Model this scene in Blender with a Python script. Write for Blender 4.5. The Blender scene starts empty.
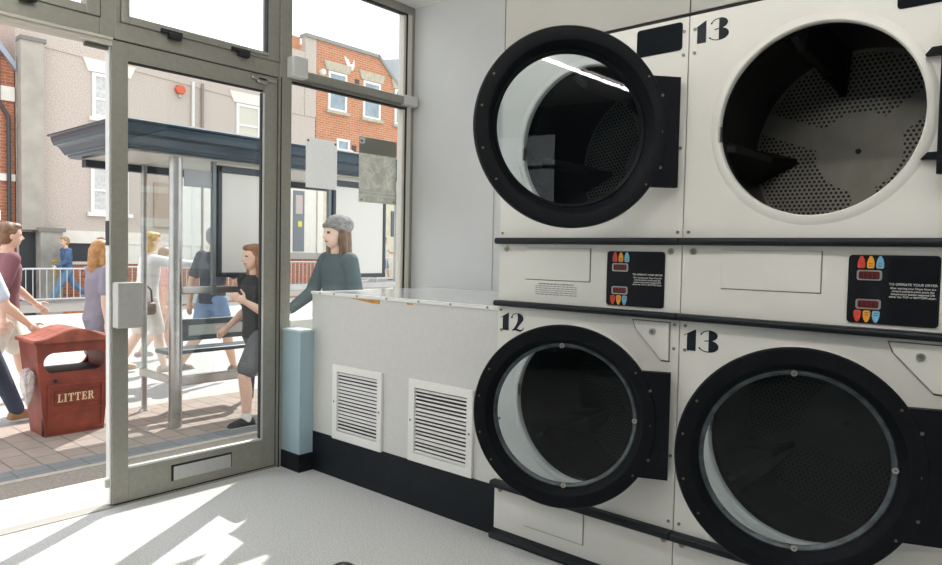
import bpy, bmesh, math, random
from mathutils import Vector, Matrix
random.seed(7)
S = bpy.context.scene
COL = S.collection
PI = math.pi
def R(d): return math.radians(d)

# ------------------------------------------------------------------ materials
MATS = {}
def nodes_of(m):
    return m.node_tree.nodes, m.node_tree.links
def mat(name, col, rough=.5, metal=0., var=0., vscale=20., bump=0., bscale=200., spec=.5, emit=None, estr=0.):
    if name in MATS: return MATS[name]
    m = bpy.data.materials.new(name); m.use_nodes = True
    n, l = nodes_of(m); b = n['Principled BSDF']
    b.inputs['Base Color'].default_value = (*col, 1); b.inputs['Roughness'].default_value = rough
    b.inputs['Metallic'].default_value = metal; b.inputs['Specular IOR Level'].default_value = spec
    tc = None
    if var or bump:
        tc = n.new('ShaderNodeTexCoord')
    if var:
        t = n.new('ShaderNodeTexNoise'); t.inputs['Scale'].default_value = vscale; t.inputs['Detail'].default_value = 6
        l.new(tc.outputs['Object'], t.inputs['Vector'])
        r = n.new('ShaderNodeValToRGB'); e = r.color_ramp.elements
        e[0].position = .3; e[1].position = .72
        e[0].color = (*[max(0, c * (1 - var)) for c in col], 1); e[1].color = (*[min(1, c * (1 + var)) for c in col], 1)
        l.new(t.outputs['Fac'], r.inputs['Fac']); l.new(r.outputs['Color'], b.inputs['Base Color'])
    if bump:
        t = n.new('ShaderNodeTexNoise'); t.inputs['Scale'].default_value = bscale; t.inputs['Detail'].default_value = 4
        l.new(tc.outputs['Object'], t.inputs['Vector'])
        bp = n.new('ShaderNodeBump'); bp.inputs['Strength'].default_value = bump; bp.inputs['Distance'].default_value = .01
        l.new(t.outputs['Fac'], bp.inputs['Height']); l.new(bp.outputs['Normal'], b.inputs['Normal'])
    if emit:
        b.inputs['Emission Color'].default_value = (*emit, 1); b.inputs['Emission Strength'].default_value = estr
    MATS[name] = m
    return m

def glass_mat(name, tint=(1, 1, 1), ior=1.5, rough=0.0):
    m = bpy.data.materials.new(name); m.use_nodes = True
    n, l = nodes_of(m); n.remove(n['Principled BSDF'])
    out = n['Material Output']
    tr = n.new('ShaderNodeBsdfTransparent'); tr.inputs[0].default_value = (*tint, 1)
    gl = n.new('ShaderNodeBsdfGlossy'); gl.inputs['Roughness'].default_value = rough
    g = n.new('ShaderNodeNewGeometry'); dt = n.new('ShaderNodeVectorMath'); dt.operation = 'DOT_PRODUCT'
    l.new(g.outputs['Normal'], dt.inputs[0]); l.new(g.outputs['Incoming'], dt.inputs[1])
    def M(op, a, c):
        q = n.new('ShaderNodeMath'); q.operation = op
        for i, v in enumerate((a, c)):
            if v is None: continue
            if isinstance(v, (int, float)): q.inputs[i].default_value = v
            else: l.new(v, q.inputs[i])
        return q.outputs[0]
    f0 = ((ior - 1) / (ior + 1)) ** 2
    fr = M('ADD', M('MULTIPLY', M('POWER', M('SUBTRACT', 1., M('ABSOLUTE', dt.outputs['Value'], None)), 5.), 1 - f0), f0)
    mx = n.new('ShaderNodeMixShader')
    l.new(fr, mx.inputs[0]); l.new(tr.outputs[0], mx.inputs[1]); l.new(gl.outputs[0], mx.inputs[2])
    l.new(mx.outputs[0], out.inputs[0])
    MATS[name] = m
    return m

def brick_mat(name, c1, c2, mortar, w, h, axes='yz', msize=.012, var=.25, off=.5, rough=.85, rot=0.):
    m = bpy.data.materials.new(name); m.use_nodes = True
    n, l = nodes_of(m); b = n['Principled BSDF']; b.inputs['Roughness'].default_value = rough
    g = n.new('ShaderNodeNewGeometry'); sp = n.new('ShaderNodeSeparateXYZ'); cb = n.new('ShaderNodeCombineXYZ')
    l.new(g.outputs['Position'], sp.inputs[0])
    l.new(sp.outputs['XYZ'.index(axes[0].upper())], cb.inputs[0]); l.new(sp.outputs['XYZ'.index(axes[1].upper())], cb.inputs[1])
    vec = cb.outputs[0]
    if rot:
        mp = n.new('ShaderNodeMapping'); mp.inputs['Rotation'].default_value = (0, 0, rot); l.new(vec, mp.inputs[0]); vec = mp.outputs[0]
    t = n.new('ShaderNodeTexBrick'); t.inputs['Scale'].default_value = 1; t.offset = off
    t.inputs['Brick Width'].default_value = w; t.inputs['Row Height'].default_value = h; t.inputs['Mortar Size'].default_value = msize
    t.inputs['Color1'].default_value = (*c1, 1); t.inputs['Color2'].default_value = (*c2, 1); t.inputs['Mortar'].default_value = (*mortar, 1)
    l.new(vec, t.inputs['Vector'])
    no = n.new('ShaderNodeTexNoise'); no.inputs['Scale'].default_value = 6; no.inputs['Detail'].default_value = 6
    l.new(g.outputs['Position'], no.inputs['Vector'])
    mx = n.new('ShaderNodeMix'); mx.data_type = 'RGBA'; mx.blend_type = 'MULTIPLY'; mx.inputs['Factor'].default_value = var * 2
    l.new(t.outputs['Color'], mx.inputs[6])
    rp = n.new('ShaderNodeValToRGB'); rp.color_ramp.elements[0].color = (.55, .55, .55, 1); rp.color_ramp.elements[1].color = (1.2, 1.2, 1.2, 1)
    l.new(no.outputs['Fac'], rp.inputs['Fac']); l.new(rp.outputs['Color'], mx.inputs[7])
    l.new(mx.outputs[2], b.inputs['Base Color'])
    bp = n.new('ShaderNodeBump'); bp.inputs['Strength'].default_value = .4; bp.inputs['Distance'].default_value = .01; bp.invert = True
    l.new(t.outputs['Fac'], bp.inputs['Height']); l.new(bp.outputs['Normal'], b.inputs['Normal'])
    MATS[name] = m
    return m

def perf_mat(name, base, hole, pitch, spokes):
    """perforated sheet: hexagonal dot grid in object XZ; with spokes=True a plain hub and three plain spokes"""
    m = bpy.data.materials.new(name); m.use_nodes = True
    n, l = nodes_of(m); b = n['Principled BSDF']
    b.inputs['Metallic'].default_value = .55; b.inputs['Roughness'].default_value = .42
    tc = n.new('ShaderNodeTexCoord'); sp = n.new('ShaderNodeSeparateXYZ')
    def M(op, a, bb=None, c=None):
        q = n.new('ShaderNodeMath'); q.operation = op
        for i, v in enumerate((a, bb, c)):
            if v is None: continue
            if isinstance(v, (int, float)): q.inputs[i].default_value = v
            else: l.new(v, q.inputs[i])
        return q.outputs[0]
    if spokes:
        l.new(tc.outputs['Object'], sp.inputs[0]); u, v = sp.outputs[0], sp.outputs[2]
    else:
        l.new(tc.outputs['UV'], sp.inputs[0]); u, v = sp.outputs[0], sp.outputs[1]
    def dots(ou, ov):
        a = M('SUBTRACT', M('FRACT', M('ADD', M('DIVIDE', u, pitch), ou)), .5)
        c = M('SUBTRACT', M('FRACT', M('ADD', M('DIVIDE', v, pitch * 1.732), ov)), .5)
        c = M('MULTIPLY', c, 1.732)
        return M('SQRT', M('ADD', M('MULTIPLY', a, a), M('MULTIPLY', c, c)))
    d = M('MINIMUM', dots(0., 0.), dots(.5, .5))
    h = M('LESS_THAN', d, .30)
    if spokes:
        rr = M('SQRT', M('ADD', M('MULTIPLY', u, u), M('MULTIPLY', v, v)))
        ang = M('ARCTAN2', v, u)
        k = M('PINGPONG', M('ADD', ang, 2 * PI / 3 * 3 - R(38)), PI / 3)       # 0 at a spoke
        off = M('MULTIPLY', M('SINE', k), rr)
        h = M('MULTIPLY', h, M('GREATER_THAN', off, .045))
        h = M('MULTIPLY', h, M('GREATER_THAN', rr, .155))
        h = M('MULTIPLY', h, M('LESS_THAN', rr, .385))
        hub = M('LESS_THAN', rr, .011); h = M('MAXIMUM', h, hub)
    t = n.new('ShaderNodeTexNoise'); t.inputs['Scale'].default_value = 9; t.inputs['Detail'].default_value = 8; l.new(tc.outputs['Object'], t.inputs['Vector'])
    rp = n.new('ShaderNodeValToRGB'); rp.color_ramp.elements[0].color = (*[c * .6 for c in base], 1); rp.color_ramp.elements[1].color = (*[c * 1.25 for c in base], 1)
    l.new(t.outputs['Fac'], rp.inputs['Fac'])
    mx = n.new('ShaderNodeMix'); mx.data_type = 'RGBA'
    l.new(h, mx.inputs['Factor']); l.new(rp.outputs['Color'], mx.inputs[6]); mx.inputs[7].default_value = (*hole, 1)
    l.new(mx.outputs[2], b.inputs['Base Color'])
    l.new(M('MULTIPLY', M('SUBTRACT', 1., h), .55), b.inputs['Metallic'])
    MATS[name] = m
    return m

# ------------------------------------------------------------------ mesh collector
class MB:
    def __init__(s): s.bm = bmesh.new(); s.smooth = False
    def box(s, x0, x1, y0, y1, z0, z1, bev=0., seg=2):
        t = bmesh.new(); bmesh.ops.create_cube(t, size=1)
        bmesh.ops.scale(t, vec=(abs(x1 - x0), abs(y1 - y0), abs(z1 - z0)), verts=t.verts)
        bmesh.ops.translate(t, vec=((x0 + x1) / 2, (y0 + y1) / 2, (z0 + z1) / 2), verts=t.verts)
        if bev: bmesh.ops.bevel(t, geom=t.edges[:], offset=bev, segments=seg, affect='EDGES', profile=.5)
        s.merge(t); return s
    def merge(s, t, mtx=None):
        if mtx is not None: t.transform(mtx)
        me = bpy.data.meshes.new('tmp'); t.to_mesh(me); t.free(); s.bm.from_mesh(me); bpy.data.meshes.remove(me)
        return s
    def rings(s, rings, cap=True, close=False):
        """skin a list of equal-length vertex rings"""
        bm = s.bm; R_ = [[bm.verts.new(p) for p in r] for r in rings]
        N = len(R_[0]); nr = len(R_)
        for i in range(nr if close else nr - 1):
            a, b = R_[i], R_[(i + 1) % nr]
            for k in range(N):
                try: bm.faces.new((a[k], a[(k + 1) % N], b[(k + 1) % N], b[k]))
                except ValueError: pass
        if cap and not close:
            bm.faces.new(list(reversed(R_[0]))); bm.faces.new(R_[-1])
        return s
    def tube(s, pts, r, n=10, cap=True):
        pts = [Vector(p) for p in pts]; rr = r if isinstance(r, (list, tuple)) else [r] * len(pts)
        rings = []; up = None
        for i, p in enumerate(pts):
            d = (pts[min(i + 1, len(pts) - 1)] - pts[max(i - 1, 0)]).normalized()
            if up is None:
                up = Vector((0, 0, 1)) if abs(d.z) < .9 else Vector((1, 0, 0))
            a = d.cross(up).normalized(); b = a.cross(d).normalized(); up = b
            rings.append([p + (a * math.cos(t) + b * math.sin(t)) * rr[i] for t in [2 * PI * k / n for k in range(n)]])
        return s.rings(rings, cap)
    def lathe(s, prof, c, axis='y', n=96, close=True):
        """revolve (radius, along) profile about an axis through c"""
        rings = []
        for k in range(n):
            t = 2 * PI * k / n; ca, sa = math.cos(t), math.sin(t)
            ring = []
            for r, h in prof:
                if axis == 'y': ring.append((c[0] + r * ca, c[1] + h, c[2] + r * sa))
                elif axis == 'z': ring.append((c[0] + r * ca, c[1] + r * sa, c[2] + h))
                else: ring.append((c[0] + h, c[1] + r * ca, c[2] + r * sa))
            rings.append(ring)
        bm = s.bm; V = [[bm.verts.new(p) for p in r] for r in rings]; m = len(prof)
        for k in range(n):
            a, b = V[k], V[(k + 1) % n]
            for j in range(m if close else m - 1):
                q = (a[j], a[(j + 1) % m], b[(j + 1) % m], b[j])
                try: bm.faces.new(q)
                except ValueError: pass
        return s
    def disc(s, c, r, axis='y', n=64, th=.004):
        return s.cyl(c, tuple(c[i] + (th if i == 'xyz'.index(axis) else 0) for i in range(3)), r, n)
    def cyl(s, p0, p1, r, n=24): return s.tube([p0, p1], r, n)
    def prism(s, poly, plane, h0, h1):
        """extrude a 2D polygon: plane 'xz' (along y), 'yz' (along x), 'xy' (along z)"""
        def P(p, h):
            return (p[0], h, p[1]) if plane == 'xz' else (h, p[0], p[1]) if plane == 'yz' else (p[0], p[1], h)
        bm = s.bm
        a = [bm.verts.new(P(p, h0)) for p in poly]; b = [bm.verts.new(P(p, h1)) for p in poly]
        N = len(poly); bm.faces.new(a); bm.faces.new(list(reversed(b)))
        for k in range(N): bm.faces.new((a[k], b[k], b[(k + 1) % N], a[(k + 1) % N]))
        return s
    def holed(s, x0, x1, z0, z1, c, r, y0, y1, n=96):
        """rectangular panel in XZ with a round hole, thickness y0..y1"""
        ang = sorted([2 * PI * k / n for k in range(n)] + [math.atan2(z - c[1], x - c[0]) % (2 * PI) for x in (x0, x1) for z in (z0, z1)])
        out = []; inn = []
        for t in ang:
            dx, dz = math.cos(t), math.sin(t); ts = []
            if abs(dx) > 1e-9: ts.append(((x1 if dx > 0 else x0) - c[0]) / dx)
            if abs(dz) > 1e-9: ts.append(((z1 if dz > 0 else z0) - c[1]) / dz)
            k = min(v for v in ts if v > 0); out.append((c[0] + dx * k, c[1] + dz * k)); inn.append((c[0] + dx * r, c[1] + dz * r))
        rings = [[(p[0], y, p[1]) for p in q] for q, y in ((out, y0), (inn, y0), (inn, y1), (out, y1))]
        return s.rings(rings, cap=False, close=True)
    def build(s, name, m, parent=None, smooth=False, local=False, bev=0., auto=None):
        bm = s.bm
        bmesh.ops.remove_doubles(bm, verts=bm.verts, dist=1e-6)
        bmesh.ops.recalc_face_normals(bm, faces=bm.faces)
        if parent is not None and not local:
            off = Vector((0, 0, 0)); q = parent
            while q is not None: off += q.location; q = q.parent
            bmesh.ops.translate(bm, vec=-off, verts=bm.verts)
        me = bpy.data.meshes.new(name); bm.to_mesh(me); bm.free()
        o = bpy.data.objects.new(name, me); COL.objects.link(o)
        for mm in (m if isinstance(m, (list, tuple)) else [m]): me.materials.append(mm)
        if parent is not None: o.parent = parent
        if smooth or auto:
            for p in me.polygons: p.use_smooth = True
            me.set_sharp_from_angle(angle=R(auto or 40))
        if bev:
            md = o.modifiers.new('bevel', 'BEVEL'); md.width = bev; md.segments = 2; md.limit_method = 'ANGLE'; md.angle_limit = R(40)
        return o

def tag(o, label=None, cat=None, group=None, kind=None):
    if label: o['label'] = label
    if cat: o['category'] = cat
    if group: o['group'] = group
    if kind: o['kind'] = kind
    return o
def thing(name, loc, label, cat, group=None):
    o = bpy.data.objects.new(name, None); COL.objects.link(o); o.location = loc; o.empty_display_size = .1
    return tag(o, label, cat, group)
def struct(name, mb, m, parent=None, label=None, **k):
    o = mb.build(name, m, parent, **k)
    if parent is None: o['kind'] = 'structure'
    if label: o['label'] = label
    return o
def text_mesh(txt, size, m, name, parent, loc, rot, align='LEFT', ext=.0006, space=1.0):
    cu = bpy.data.curves.new('t', 'FONT'); cu.body = txt; cu.size = size; cu.extrude = ext; cu.align_x = align; cu.space_line = space
    tmp = bpy.data.objects.new('t', cu); COL.objects.link(tmp)
    dg = bpy.context.evaluated_depsgraph_get(); me = bpy.data.meshes.new_from_object(tmp.evaluated_get(dg))
    bpy.data.objects.remove(tmp); bpy.data.curves.remove(cu)
    mtx = Matrix.Translation(loc) @ rot.to_4x4(); me.transform(mtx)
    off = Vector((0, 0, 0)); q = parent
    while q is not None: off += q.location; q = q.parent
    me.transform(Matrix.Translation(-off)); me.materials.clear(); me.materials.append(m); me.name = name
    o = bpy.data.objects.new(name, me); COL.objects.link(o); o.parent = parent
    return o
ROT_FRONT = Matrix(((1, 0, 0), (0, 0, -1), (0, 1, 0)))     # text read from -y: x stays x, text-up becomes z
ROT_STREET = Matrix(((0, 0, 1), (1, 0, 0), (0, 1, 0)))     # text read from +x: text-right is +y, up is z

# ------------------------------------------------------------------ palette
cream = mat('cream_enamel', (.72, .705, .655), .38, var=.035, vscale=3.5)
cream2 = mat('bulkhead_panel', (.38, .37, .335), .5, var=.04, vscale=3)
wallm = mat('wall_paint', (.63, .637, .64), .6, var=.03, vscale=2, bump=.05, bscale=150)
backm = mat('slate_blue_paint', (.10, .14, .165), .6, var=.03, vscale=2)
ceilm = mat('ceiling_paint', (.86, .87, .87), .7)
counterm = mat('counter_laminate', (.62, .615, .59), .5, var=.03, vscale=60)
topm = mat('counter_top_laminate', (.74, .75, .76), .16, var=.02, vscale=5)
whitem = mat('white_metal', (.82, .81, .78), .4)
navy = mat('black_vinyl', (.007, .010, .014), .5, var=.25, vscale=15, spec=.2)
barm = mat('black_rubber_bar', (.007, .010, .013), .4, spec=.25)
blackp = mat('black_door_enamel', (.005, .006, .008), .5, var=.2, vscale=30, spec=.12)
gasket = mat('grey_rubber_gasket', (.05, .065, .075), .45, var=.6, vscale=30)
steel = mat('steel_screw', (.5, .48, .44), .35, 1.)
screwd = mat('dull_screw', (.22, .21, .19), .45, .8)
brass = mat('brass_screw', (.20, .155, .09), .45, .8)
line = mat('dark_gap', (.012, .011, .01), .8)
alu = mat('anodised_aluminium', (.335, .328, .285), .42, .35, var=.06, vscale=40)
alul = mat('pale_aluminium', (.55, .55, .53), .4, .35, var=.04, vscale=40)
rubber = mat('black_seal', (.01, .01, .013), .6)
pane_g = glass_mat('window_glass', (.97, .985, .98), 1.45)
door_g = glass_mat('dryer_glass', (.78, .82, .84), 1.33)
shel_g = glass_mat('shelter_glass', (.93, .96, .96), 1.4)
bluem = mat('pale_blue_paint', (.34, .46, .52), .5, var=.03, vscale=4)
numm = mat('number_decal', (.008, .013, .018), .5, spec=.2)
redled = mat('red_display', (.045, .002, .003), .4, emit=(.5, .01, .01), estr=.02)
redseg = mat('red_segments', (.16, .008, .01), .4, emit=(1, .03, .03), estr=.10)
panelb = mat('control_black', (.006, .007, .010), .45, spec=.2)
panelb2 = mat('control_black_window', (.004, .005, .007), .3, spec=.25)
b_red = mat('button_red', (.62, .05, .03), .45); b_yel = mat('button_amber', (.78, .33, .02), .45); b_blu = mat('button_blue', (.18, .44, .60), .45)
paperw = mat('white_print', (.75, .75, .73), .7)
ink = mat('dark_print', (.10, .10, .10), .8)
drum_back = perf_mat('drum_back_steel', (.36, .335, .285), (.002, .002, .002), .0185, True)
drum_back_shaded = perf_mat('drum_back_shaded_steel', (.085, .088, .086), (.002, .002, .002), .0185, True)  # same steel, colour darkened for the shade inside the lower drums
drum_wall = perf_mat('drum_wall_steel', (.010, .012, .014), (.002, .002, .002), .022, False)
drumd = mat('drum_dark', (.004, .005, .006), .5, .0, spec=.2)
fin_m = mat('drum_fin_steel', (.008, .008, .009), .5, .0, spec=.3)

# ------------------------------------------------------------------ room shell
def floor_mat():
    m = bpy.data.materials.new('speckled_vinyl'); m.use_nodes = True; n, l = nodes_of(m); b = n['Principled BSDF']
    b.inputs['Roughness'].default_value = .5
    g = n.new('ShaderNodeNewGeometry')
    t = n.new('ShaderNodeTexNoise'); t.inputs['Scale'].default_value = 130; t.inputs['Detail'].default_value = 3; l.new(g.outputs['Position'], t.inputs['Vector'])
    r = n.new('ShaderNodeValToRGB'); e = r.color_ramp.elements; e[0].position = .33; e[0].color = (.46, .46, .45, 1); e[1].position = .62; e[1].color = (.66, .665, .655, 1)
    l.new(t.outputs['Fac'], r.inputs['Fac'])
    t2 = n.new('ShaderNodeTexVoronoi'); t2.inputs['Scale'].default_value = 9; l.new(g.outputs['Position'], t2.inputs['Vector'])
    r2 = n.new('ShaderNodeValToRGB'); e = r2.color_ramp.elements; e[0].position = .012; e[0].color = (.45, .45, .43, 1); e[1].position = .03; e[1].color = (1, 1, 1, 1)
    l.new(t2.outputs['Distance'], r2.inputs['Fac'])
    mx = n.new('ShaderNodeMix'); mx.data_type = 'RGBA'; mx.blend_type = 'MULTIPLY'; mx.inputs['Factor'].default_value = .6
    l.new(r.outputs['Color'], mx.inputs[6]); l.new(r2.outputs['Color'], mx.inputs[7]); l.new(mx.outputs[2], b.inputs['Base Color'])
    bp = n.new('ShaderNodeBump'); bp.inputs['Strength'].default_value = .15; bp.inputs['Distance'].default_value = .002
    l.new(t.outputs['Fac'], bp.inputs['Height']); l.new(bp.outputs['Normal'], b.inputs['Normal'])
    return m
RX = 7.2; RY = -5.2; BY = .987; CZ = 3.0
struct('floor', MB().box(-.02, RX, RY, BY, -.1, 0), floor_mat(), label='pale grey speckled vinyl floor')
struct('ceiling', MB().box(-.06, RX + .1, RY - .1, BY + .1, CZ, CZ + .1), ceilm)
struct('wall_back', MB().box(0.0, RX + .1, BY, BY + .12, -.1, CZ), wallm)
struct('wall_front', MB().box(-.06, RX + .1, RY - .1, RY, -.1, CZ), backm)
wr = MB()
wr.box(RX, RX + .12, RY, -3.9, -.1, CZ).box(RX, RX + .12, -2.5, BY, -.1, CZ).box(RX, RX + .12, -3.9, -2.5, -.1, .85).box(RX, RX + .12, -3.9, -2.5, 2.75, CZ)
struct('wall_right', wr, backm)
w4 = struct('window_4', MB().box(RX + .02, RX + .08, -3.9, -3.84, .85, 2.75).box(RX + .02, RX + .08, -2.56, -2.5, .85, 2.75).box(RX + .02, RX + .08, -3.9, -2.5, .85, .91)
            .box(RX + .02, RX + .08, -3.9, -2.5, 2.69, 2.75).box(RX + .025, RX + .075, -3.9, -2.5, 2.3, 2.34).box(RX + .025, RX + .075, -2.98, -2.94, .85, 2.75), mat('dark_frame', (.05, .055, .06), .4))
struct('pane', MB().box(RX + .045, RX + .051, -3.84, -2.56, .91, 2.69), pane_g, w4)
# enclosure panel over the dryers, flush with their fronts
bh = MB().box(1.606, 2.4625, 0, .05, 2.19, CZ).box(2.4675, 3.36, 0, .05, 2.19, CZ)
bo = struct('trim_1', bh, cream2, label='grey panel boxing in the space above the dryers', bev=.001)
struct('gap_strip', MB().box(1.60, 3.36, .006, .05, 2.176, 2.192).box(2.4625, 2.4675, .006, .04, 2.19, CZ).box(1.599, 1.606, .05, BY, 2.178, CZ).box(1.599, 1.606, .004, .04, 2.178, CZ), line, bo)
struct('trim_2', MB().box(3.36, RX, 0, .05, 0, CZ), cream2, label='plain panel beyond the second dryer')
# thin cover strip where the wall panels join beside the dryer
struct('trim_3', MB().box(.7485, .752, BY - .004, BY, 1.06, 1.85), mat('wall_joint', (.40, .38, .33), .7), label='thin joint line in the wall panels beside the dryers')

# ------------------------------------------------------------------ shopfront
FX0, FX1 = -.05, .012
def bar(mb, y0, y1, z0, z1, x0=FX0, x1=FX1, bev=.003): return mb.box(x0, x1, y0, y1, z0, z1, bev)
MUL = (-.115, -.037)
# window_1: fanlight over the open doorway
f = MB(); bar(f, -2.03, -1.10, 2.30, 2.385); bar(f, -2.03, -1.10, 2.94, 3.0);  bar(f, -1.10, -1.03, 2.30, 3.0, -.052, .013)
bar(f, -1.166, -1.101, 2.3855, 2.939, -.04, .022); bar(f, -2.03, -1.166, 2.386, 2.426, -.039, .021); bar(f, -2.03, -1.166, 2.90, 2.9385, -.039, .021); bar(f, -2.1, -2.03, 0, 3.0, -.054, .016)
w1 = struct('window_1', f, alu)
struct('pane', MB().box(-.022, -.016, -2.03, -1.16, 2.42, 2.92), pane_g, w1)
struct('seal', MB().box(-.01, .0222, -1.103, -1.0995, 2.385, 2.94), rubber, w1)
struct('door_head_stop', MB().box(-.045, .02, -2.03, -1.046, 2.262, 2.30, .003).box(-.02, .03, -2.03, -1.046, 2.285, 2.30, .003), mat('pale_stop', (.58, .55, .48), .5), w1)
struct('closer_arm', MB().box(-.03, .0, -1.16, -1.055, 2.244, 2.262, .003), mat('closer_dark', (.10, .10, .085), .5), w1)
def stay(mb, y, z):
    mb.box(.02, .040, y - .055, y + .055, z - .012, z + .008, .003); mb.box(.022, .052, y - .02, y + .045, z - .036, z - .008, .003)
s1 = MB(); stay(s1, -1.42, 2.405)
struct('window_stay', s1, rubber, w1)
# window_2: top-hung fanlight over the glazed door
f = MB(); bar(f, -1.03, MUL[0], 2.30, 2.385); bar(f, -1.03, MUL[0], 2.94, 3.0); bar(f, -1.03, -1.005, 2.385, 2.94, -.049, .011)
bar(f, -1.004, -.965, 2.3855, 2.939, -.04, .022); bar(f, -.193, -.117, 2.3855, 2.939, -.04, .022); bar(f, -.965, -.193, 2.386, 2.424, -.039, .021); bar(f, -.965, -.193, 2.90, 2.9385, -.039, .021)
w2 = struct('window_2', f, alu)
struct('pane', MB().box(-.022, -.016, -.97, -.185, 2.415, 2.91), pane_g, w2)
struct('seal', MB().box(-.012, .0225, -.1985, -.193, 2.424, 2.90), rubber, w2)
for y in (-.76, -.37):
    s1 = MB(); stay(s1, y, 2.395); o = struct('window_stay', s1, rubber, w2)
    if y > -.5: struct('stay_arm', MB().box(.03, .036, -.33, -.20, 2.405, 2.413), alul, o)
# window_3: mullion, big side light with its own fanlight
f = MB(); bar(f, MUL[0], MUL[1], 0, 3.0, -.06, .03); bar(f, MUL[1], .905, 2.94, 3.0); bar(f, .905, BY, .80, 3.0, -.06, .005); bar(f, MUL[1], .905, 2.296, 2.348)
w3 = struct('window_3', f, alu)
struct('sill', MB().box(-.07, .035, MUL[1], .904, .80, .875, .003), whitem, w3)
struct('jamb_lining', MB().box(-.05, .012, .918, .955, .875, 2.94, .002).box(-.05, .004, .885, .905, .875, 2.94, .002), mat('pale_lining', (.66, .63, .57), .45), w3)
struct('pane', MB().box(-.022, -.016, MUL[1], .905, .875, 2.30), pane_g, w3)
struct('fanlight_pane', MB().box(-.022, -.016, MUL[1], .905, 2.352, 2.94), pane_g, w3)
struct('seal', MB().box(-.014, .008, .9055, .917, .875, 2.94).box(-.014, .0135, MUL[1], .905, 2.284, 2.296).box(-.014, .0135, MUL[1], .905, 2.93, 2.94).box(-.01, .0325, -.113, -.106, 0, 2.30), rubber, w3)
struct('wall_left', MB().box(-.06, .0, MUL[1], BY, -.1, .80).box(-.06, 0, RY, -3.3, -.1, 3.0).box(-.06, 0, -3.3, -2.1, 2.4, 3.0).box(-.06, 0, -3.3, -2.1, -.1, .5), wallm)
w5 = struct('window_5', MB().box(-.05, 0, -3.3, -3.24, .5, 2.4).box(-.05, 0, -2.16, -2.1, .5, 2.4).box(-.05, 0, -3.24, -2.16, .5, .56).box(-.05, 0, -3.24, -2.16, 2.34, 2.4), alu)
struct('pane', MB().box(-.022, -.016, -3.24, -2.16, .56, 2.34), pane_g, w5)
# door_1: glazed door leaf with kick rail and letter plate
DX0, DX1 = -.04, .008
d = MB()
d.box(DX0, DX1, -1.046, -.968, .012, 2.294, .002).box(DX0, DX1, -.205, -.120, .012, 2.294, .002)
d.box(DX0, DX1 - .001, -.968, -.205, .012, .182, .002).box(DX0, DX1 - .001, -.968, -.205, 2.206, 2.294, .002)
d1 = struct('door_1', d, alu)
struct('pane', MB().box(-.02, -.014, -.968, -.205, .18, 2.21), pane_g, d1)
struct('glazing_bead', MB().box(-.012, .012, -.968, -.205, .178, .190, .002).box(-.012, .012, -.218, -.205, .19, 2.19, .002), mat('bright_bead', (.72, .72, .70), .3, .4), d1)
struct('seal', MB().box(-.013, .0095, -.968, -.218, 2.198, 2.207).box(-.013, .0095, -.224, -.218, .19, 2.19).box(-.03, .006, -.120, -.113, 0, 2.29).box(-.04, .004, -1.042, -.12, 2.294, 2.306).box(-.04, .006, -1.042, -.12, 0, .011), rubber, d1)
struct('door_edge', MB().box(-.045, -.002, -1.055, -1.046, .012, 2.290, .002), mat('bright_edge', (.80, .80, .78), .35, .2), d1)
lb = struct('lock_box', MB().box(.008, .075, -1.045, -.922, .895, 1.120, .006), alul, d1)
struct('latch', MB().box(-.042, .0, -1.0565, -1.0545, 1.30, 1.42), rubber, d1)
lp = struct('letter_plate', MB().box(.006, .012, -.735, -.405, .062, .135, .002), alul, d1)
struct('plate_gap', MB().box(.005, .0085, -.748, -.399, .132, .146).box(.005, .0085, -.748, -.735, .060, .138).box(.005, .0085, -.405, -.399, .062, .146), rubber, lp)
struct('door_bolt', MB().box(-.02, .0, -1.075, -1.052, .10, .14, .002), alul, d1)
struct('trim_4', MB().box(-.06, .02, -2.1, MUL[0], -.1, .006, .003), mat('threshold_metal', (.42, .41, .38), .4, .5), label='metal threshold strip under the glazed door')
ov = MB().box(.0, .03, -.30, -.14, 2.258, 2.272, .002).box(.012, .03, -.26, -.2, 2.24, 2.275, .004)
struct('overhead_stay', ov, mat('stay_metal', (.5, .5, .48), .3, .7), d1)
# roller-blind rail across the side light
t = thing('blind_rail', (.03, .4, 2.33), 'pale square blind rail with end boxes across the side window', 'blind rail')
MB().box(.031, .10, -.075, .030, 2.305, 2.425, .008).build('end_box', mat('rail_white', (.66, .66, .63), .4), t)
MB().box(.013, .050, .03, .86, 2.312, 2.364, .004).build('rail', alu, t)
MB().box(.013, .065, .85, .975, 2.305, 2.372, .006).build('end_cap', mat('rail_white', (0, 0, 0)), t)
MB().tube([(.04, .97, 2.338), (.04, .985, 2.338)], .016, 12).build('end_screw', steel, t)
# notices stuck to the glass
def thin_paper(m, share):
    n, l = nodes_of(m); b = n['Principled BSDF']; out = n['Material Output']
    t = n.new('ShaderNodeBsdfTranslucent'); x = n.new('ShaderNodeMixShader'); x.inputs[0].default_value = share
    src = [k.from_socket for k in b.inputs['Base Color'].links]
    if src: l.new(src[0], t.inputs[0])
    else: t.inputs[0].default_value = b.inputs['Base Color'].default_value
    l.new(b.outputs[0], x.inputs[1]); l.new(t.outputs[0], x.inputs[2]); l.new(x.outputs[0], out.inputs[0])
    return m
o = MB().box(-.0125, -.0105, .096, .333, 1.682, 1.988).build('paper_notice', thin_paper(mat('notice_paper', (.80, .80, .80), .8, var=.02, vscale=40), .6))
tag(o, 'plain white sheet of paper taped inside the side window', 'notice')
for y_ in (.105, .312): MB().box(-.0106, -.0095, y_, y_ + .013, 1.962, 1.976).build('tape', ink, o)
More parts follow.
